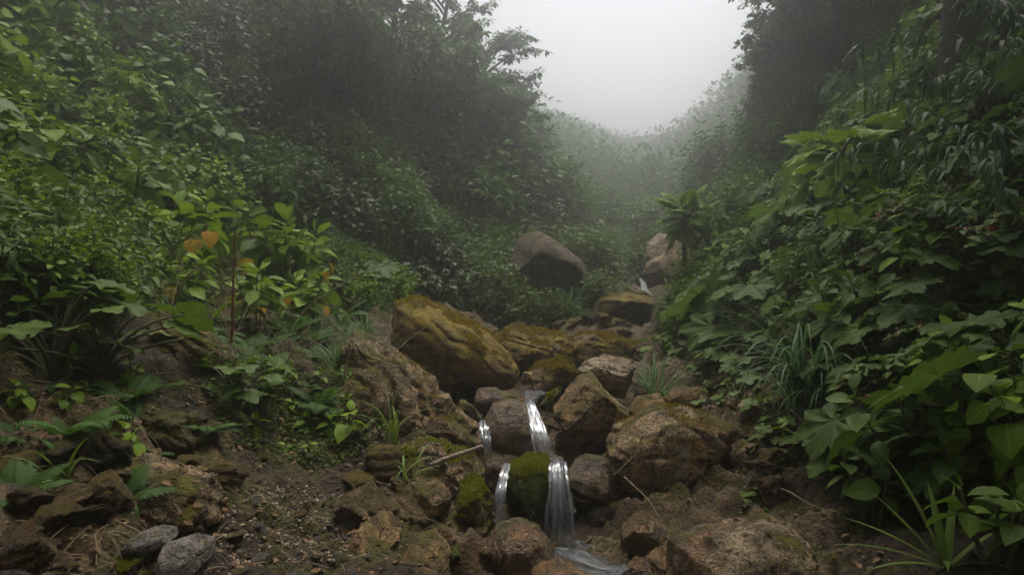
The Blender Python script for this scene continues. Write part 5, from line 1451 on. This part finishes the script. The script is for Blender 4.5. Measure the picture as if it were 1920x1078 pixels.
# large veined leaves low on the right (near plants)
K['nettle'] = make_kind('veined_leaf_plant', 3, fn_rosette((4, 6), .32, .15, 'vein', 0, 'leaf_mid', 8, .2), 23)
one('nettle', 1640, 990, 1.0, .3, 'plant with drooping veined leaves arching over the dark overhung rock', 'leafy plant', 0)
one('nettle', 1820, 960, 1.1, 1.3, 'plant with grey-green veined leaves right of the trailing vine', 'leafy plant', 1)
one('nettle', 1870, 1070, 1.0, 2.3, 'plant with crinkled dark leaves in the bottom right corner', 'leafy plant', 2)
one('nettle', 1560, 900, .8, 2.9, 'plant with pale veined leaves beside the brown square rock', 'leafy plant', 1)

# ------------------------------------------------------------------ uncountable ground growth and litter
def ground_leaves(name, poly_px, n, tm, L, mat, seed, lift=(.01, .08), elev=(-.2, .5), cluster=5, only=None):
    rng = np.random.default_rng(seed)
    q = np.array(poly_px, float)
    c = rng.uniform(q.min(0), q.max(0), (n * 3, 2))
    c = c[inpoly(c, q)][:n]
    hp, ok = hits(c[:, 0], c[:, 1]); hp = hp[ok]
    k = cluster
    p = hp[:, None] + rng.normal(size=(len(hp), k, 3)) * np.array([L * .8, L * .8, 0])
    p = p.reshape(-1, 3)
    p[:, 2] = H(p[:, 0], p[:, 1]) + rng.uniform(lift[0], lift[1], len(p))
    az = rng.uniform(0, 6.28, len(p)); el = rng.uniform(elev[0], elev[1], len(p))
    d = np.stack([np.cos(az) * np.cos(el), np.sin(az) * np.cos(el), np.sin(el)], -1)
    f = MB()
    put(f, LV[tm], p, d, nrm(np.array([0, 0, 1.0]) + rng.normal(size=(len(p), 3)) * .35), L * rng.uniform(.5, 1.3, len(p)), 0, None, rng)
    return tag(f.build(name, M[mat]), kind='stuff')

BARE = [(0, 1078), (0, 640), (200, 620), (330, 600), (420, 640), (600, 600), (760, 570), (930, 620), (1100, 560), (1190, 520), (1230, 540), (1200, 650), (1330, 640), (1440, 640), (1470, 800), (1500, 900), (1700, 1078)]
ground_leaves('leaf_litter', BARE, 2600, 'ov_lo', .038, 'leaf_dry', 1, (.002, .02), (-.15, .25), 1)
ground_leaves('undergrowth', [(-200, 640), (-200, 0), (400, 100), (700, 420), (760, 560), (600, 600), (330, 600), (0, 640)], 3000, 'ov_lo', .10, 'leaf_mid', 2, (.02, .35), (-.4, .6), 5)
ground_leaves('undergrowth', RS, 3600, 'ov_lo', .10, 'leaf_mid', 3, (.02, .35), (-.4, .6), 5)
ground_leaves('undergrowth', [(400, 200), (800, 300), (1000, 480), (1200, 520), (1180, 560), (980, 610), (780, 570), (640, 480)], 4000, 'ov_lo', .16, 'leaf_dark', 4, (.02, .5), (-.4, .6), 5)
ground_leaves('ground_cover', [(380, 640), (600, 600), (720, 690), (720, 860), (600, 900), (440, 860), (380, 740)], 1100, 'ov_lo', .035, 'leaf_mid', 5, (.005, .05), (-.2, .6), 4)
ground_leaves('ground_cover', [(1200, 640), (1440, 640), (1480, 860), (1440, 960), (1380, 800), (1280, 700)], 260, 'ov_lo', .035, 'leaf_mid', 6, (.005, .05), (-.2, .6), 3)

# raised moss on the mossy rocks (a part of each), fallen leaves lying on boulders
M['moss'] = leaf_mat('moss', (0.070, 0.085, 0.007), (0.230, 0.245, 0.020), gloss=.8, spec=.1, trans=.3, vein=0, spots=.2)
M['moss_ochre'] = leaf_mat('moss_ochre', (0.095, 0.070, 0.012), (0.30, 0.215, 0.030), gloss=.8, spec=.1, trans=.25, vein=0, spots=.2)
def add_moss(key, n, mat, size, cover, nzmin=.15, seed=0):
    o = rock_objs[key]
    rng = np.random.default_rng(seed + key)
    v, nm_ = rock_surface(o)
    f3 = fbm(v * 4.5, 4, .6, key)
    w_ = (nm_[:, 2] + f3 * .9 > nzmin + (1 - cover))
    idx = np.nonzero(w_)[0]
    if not len(idx): return
    idx = rng.choice(idx, n)
    e = np.linalg.norm(v.max(0) - v.min(0)) * .008
    p = v[idx] + rng.normal(size=(n, 3)) * e * (1 - .7 * np.abs(nm_[idx]))
    d = nrm(nm_[idx] * .9 + rng.normal(size=(n, 3)) * .6 + np.array([0, 0, .15]))
    f = MB()
    put(f, LV['tiny'], p - nm_[idx] * .002, d, nrm(rng.normal(size=(n, 3))), size * rng.uniform(.5, 1.4, n), 0, np.clip(.5 + fbm(p * 9, 3, .6, 8) * .9 + rng.normal(size=n) * .15, 0, 1), rng)
    f.build('moss', M[mat], o)
add_moss(10, 16000, 'moss', .014, .62)
add_moss(1, 14000, 'moss_ochre', .018, .35)
for k_ in (2, 3, 4): add_moss(k_, 7000, 'moss_ochre', .024, .35)
for k_ in (27, 35, 26, 38, 39, 40, 42): add_moss(k_, 5000, 'moss', .013, .35)
add_moss(9, 2500, 'moss', .012, .15); add_moss(12, 4000, 'moss_ochre', .012, .10); add_moss(52, 2000, 'moss', .012, .6); add_moss(25, 4000, 'moss_ochre', .012, .1)
f = MB(); rng_ = np.random.default_rng(12)
for k_, n_ in ((1, 60), (10, 12), (7, 14), (9, 10), (6, 12), (30, 12), (29, 14), (33, 16), (34, 14), (18, 30), (19, 16), (42, 40), (2, 40), (3, 30), (12, 30), (16, 40), (25, 50), (26, 60), (24, 30), (27, 15), (41, 50), (44, 60), (43, 40), (17, 15)):
    v, nm_ = rock_surface(rock_objs[k_])
    idx = np.nonzero(nm_[:, 2] > .45)[0]
    idx = rng_.choice(idx, n_)
    p = v[idx] + np.array(rock_objs[k_].location) + nm_[idx] * .006
    az = rng_.uniform(0, 6.28, n_)
    d = np.stack([np.cos(az), np.sin(az), rng_.normal(size=n_) * .2], -1)
    put(f, LV['ov_lo'], p, d, nrm(nm_[idx] + rng_.normal(size=(n_, 3)) * .25), rng_.uniform(.02, .055, n_), 0, None, rng_)
tag(f.build('fallen_leaves', M['leaf_dry']), kind='stuff')

# dead stems and dry stalks among the growth
def fn_dead(rng):
    f = MB()
    for q in range(rng.integers(3, 6)):
        a = rng.uniform(0, 6.28); Ln = rng.uniform(.5, 1.1)
        tip = np.array([math.cos(a) * Ln * .45, math.sin(a) * Ln * .45, Ln * rng.uniform(.5, .95)])
        pts = bez(np.zeros(3), tip * np.array([.2, .2, .7]) + rng.normal(size=3) * .05, tip, 10)
        tube(f, pts, np.linspace(.005, .002, 10), 5)
        for w_ in range(3):
            b = pts[rng.integers(4, 9)]
            tube(f, bez(b, b + rng.normal(size=3) * .06, b + rng.normal(size=3) * .16, 5), np.linspace(.003, .001, 5), 4)
    return [('stems', f, M['twig'])]
K['dead'] = make_kind('dry_stalks', 4, fn_dead, 26)
scatter([K['dead'], K['reed']], [(0, 150), (300, 200), (420, 420), (250, 520), (0, 450)], 22, .5, (.7, 1.3), 'bare stalk or blade clump poking out of the upper left thicket', 'stalks', 'stalks in the upper left thicket', 63)
scatter([K['dead']], [(380, 560), (640, 540), (760, 620), (700, 780), (480, 760), (300, 640)], 16, .25, (.5, .9), 'bundle of dry leafless stalks on the left bank', 'dry stalks', 'dry stalks of the left bank', 61)
scatter([K['dead']], [(1380, 640), (1480, 560), (1640, 700), (1640, 880), (1500, 900), (1420, 740)], 9, .3, (.5, .9), 'bundle of dry leafless stalks on the right bank', 'dry stalks', 'dry stalks of the right bank', 62)
# water joining the far cascade to the ledges
ribbon([(1216, 554, 15.8, 10), (1205, 566, 14.6, 14), (1190, 580, 13.2, 12), (1180, 600, 12.2, 9)], 12, 'water', 'foam', .02, 1, True)
for k_, (px_, Y_, s_) in enumerate([(905, 12.6, .8), (945, 12.4, .78), (985, 12.2, .62), (1030, 12.2, .5), (1075, 12.3, .5), (1115, 13.0, .7), (960, 13.8, .9)]):
    x_ = (px_ - 960) / FPX * Y_
    spawn(K['far' if k_ % 2 else 'midfine'], (x_, Y_, H(x_, Y_)[0] - .1), s_, k_ * 1.1, 'leafy bush hugging the base of the wedge-shaped boulder', 'bush', 'bushes round the wedge-shaped boulder', True, None, k_ % 4)
# twigs matted into the soil of the banks
f = MB()
hp_, rg_ = region_points([(0, 1078), (0, 700), (300, 680), (640, 640), (880, 880), (820, 1078)], 260, 5)
hp2_, rg_ = region_points([(1230, 690), (1440, 660), (1500, 880), (1420, 960)], 90, 6)
for p_ in np.concatenate([hp_, hp2_]):
    a_ = rg_.uniform(0, 6.28); L_ = rg_.uniform(.05, .22)
    e_ = p_ + np.array([math.cos(a_), math.sin(a_), 0]) * L_
    e_[2] = H(e_[0], e_[1])[0] + .012
    tube(f, bez(p_ + np.array([0, 0, .01]), (p_ + e_) / 2 + np.array([0, 0, .02]) + rg_.normal(size=3) * .01, e_, 6), np.linspace(.003, .0015, 6), 4)
tag(f.build('twig_litter', M['twig']), kind='stuff')
for k_, (kd_, px_, Y_, s_) in enumerate([('small', 1262, 9.6, .62), ('small', 1300, 10.0, .9), ('lance', 1335, 9.8, .95), ('gunnera', 1318, 8.9, .7), ('small', 1285, 8.9, .6), ('heart', 1350, 10.4, 1.0), ('small', 1318, 10.6, .95), ('gunnera', 1280, 9.3, .5), ('small', 1292, 10.6, 1.05), ('heart', 1264, 10.7, .7), ('small', 1312, 10.8, 1.1), ('lance', 1250, 10.6, .6)]):
    x_ = (px_ - 960) / FPX * Y_
    spawn(K[kd_], (x_, Y_, H(x_, Y_)[0] - .03), s_, k_ * 1.1, 'fresh green bush in the growth at the foot of the palm-like treelet', 'bush', 'bushes below the palm-like treelet', True, None, k_ % 3)
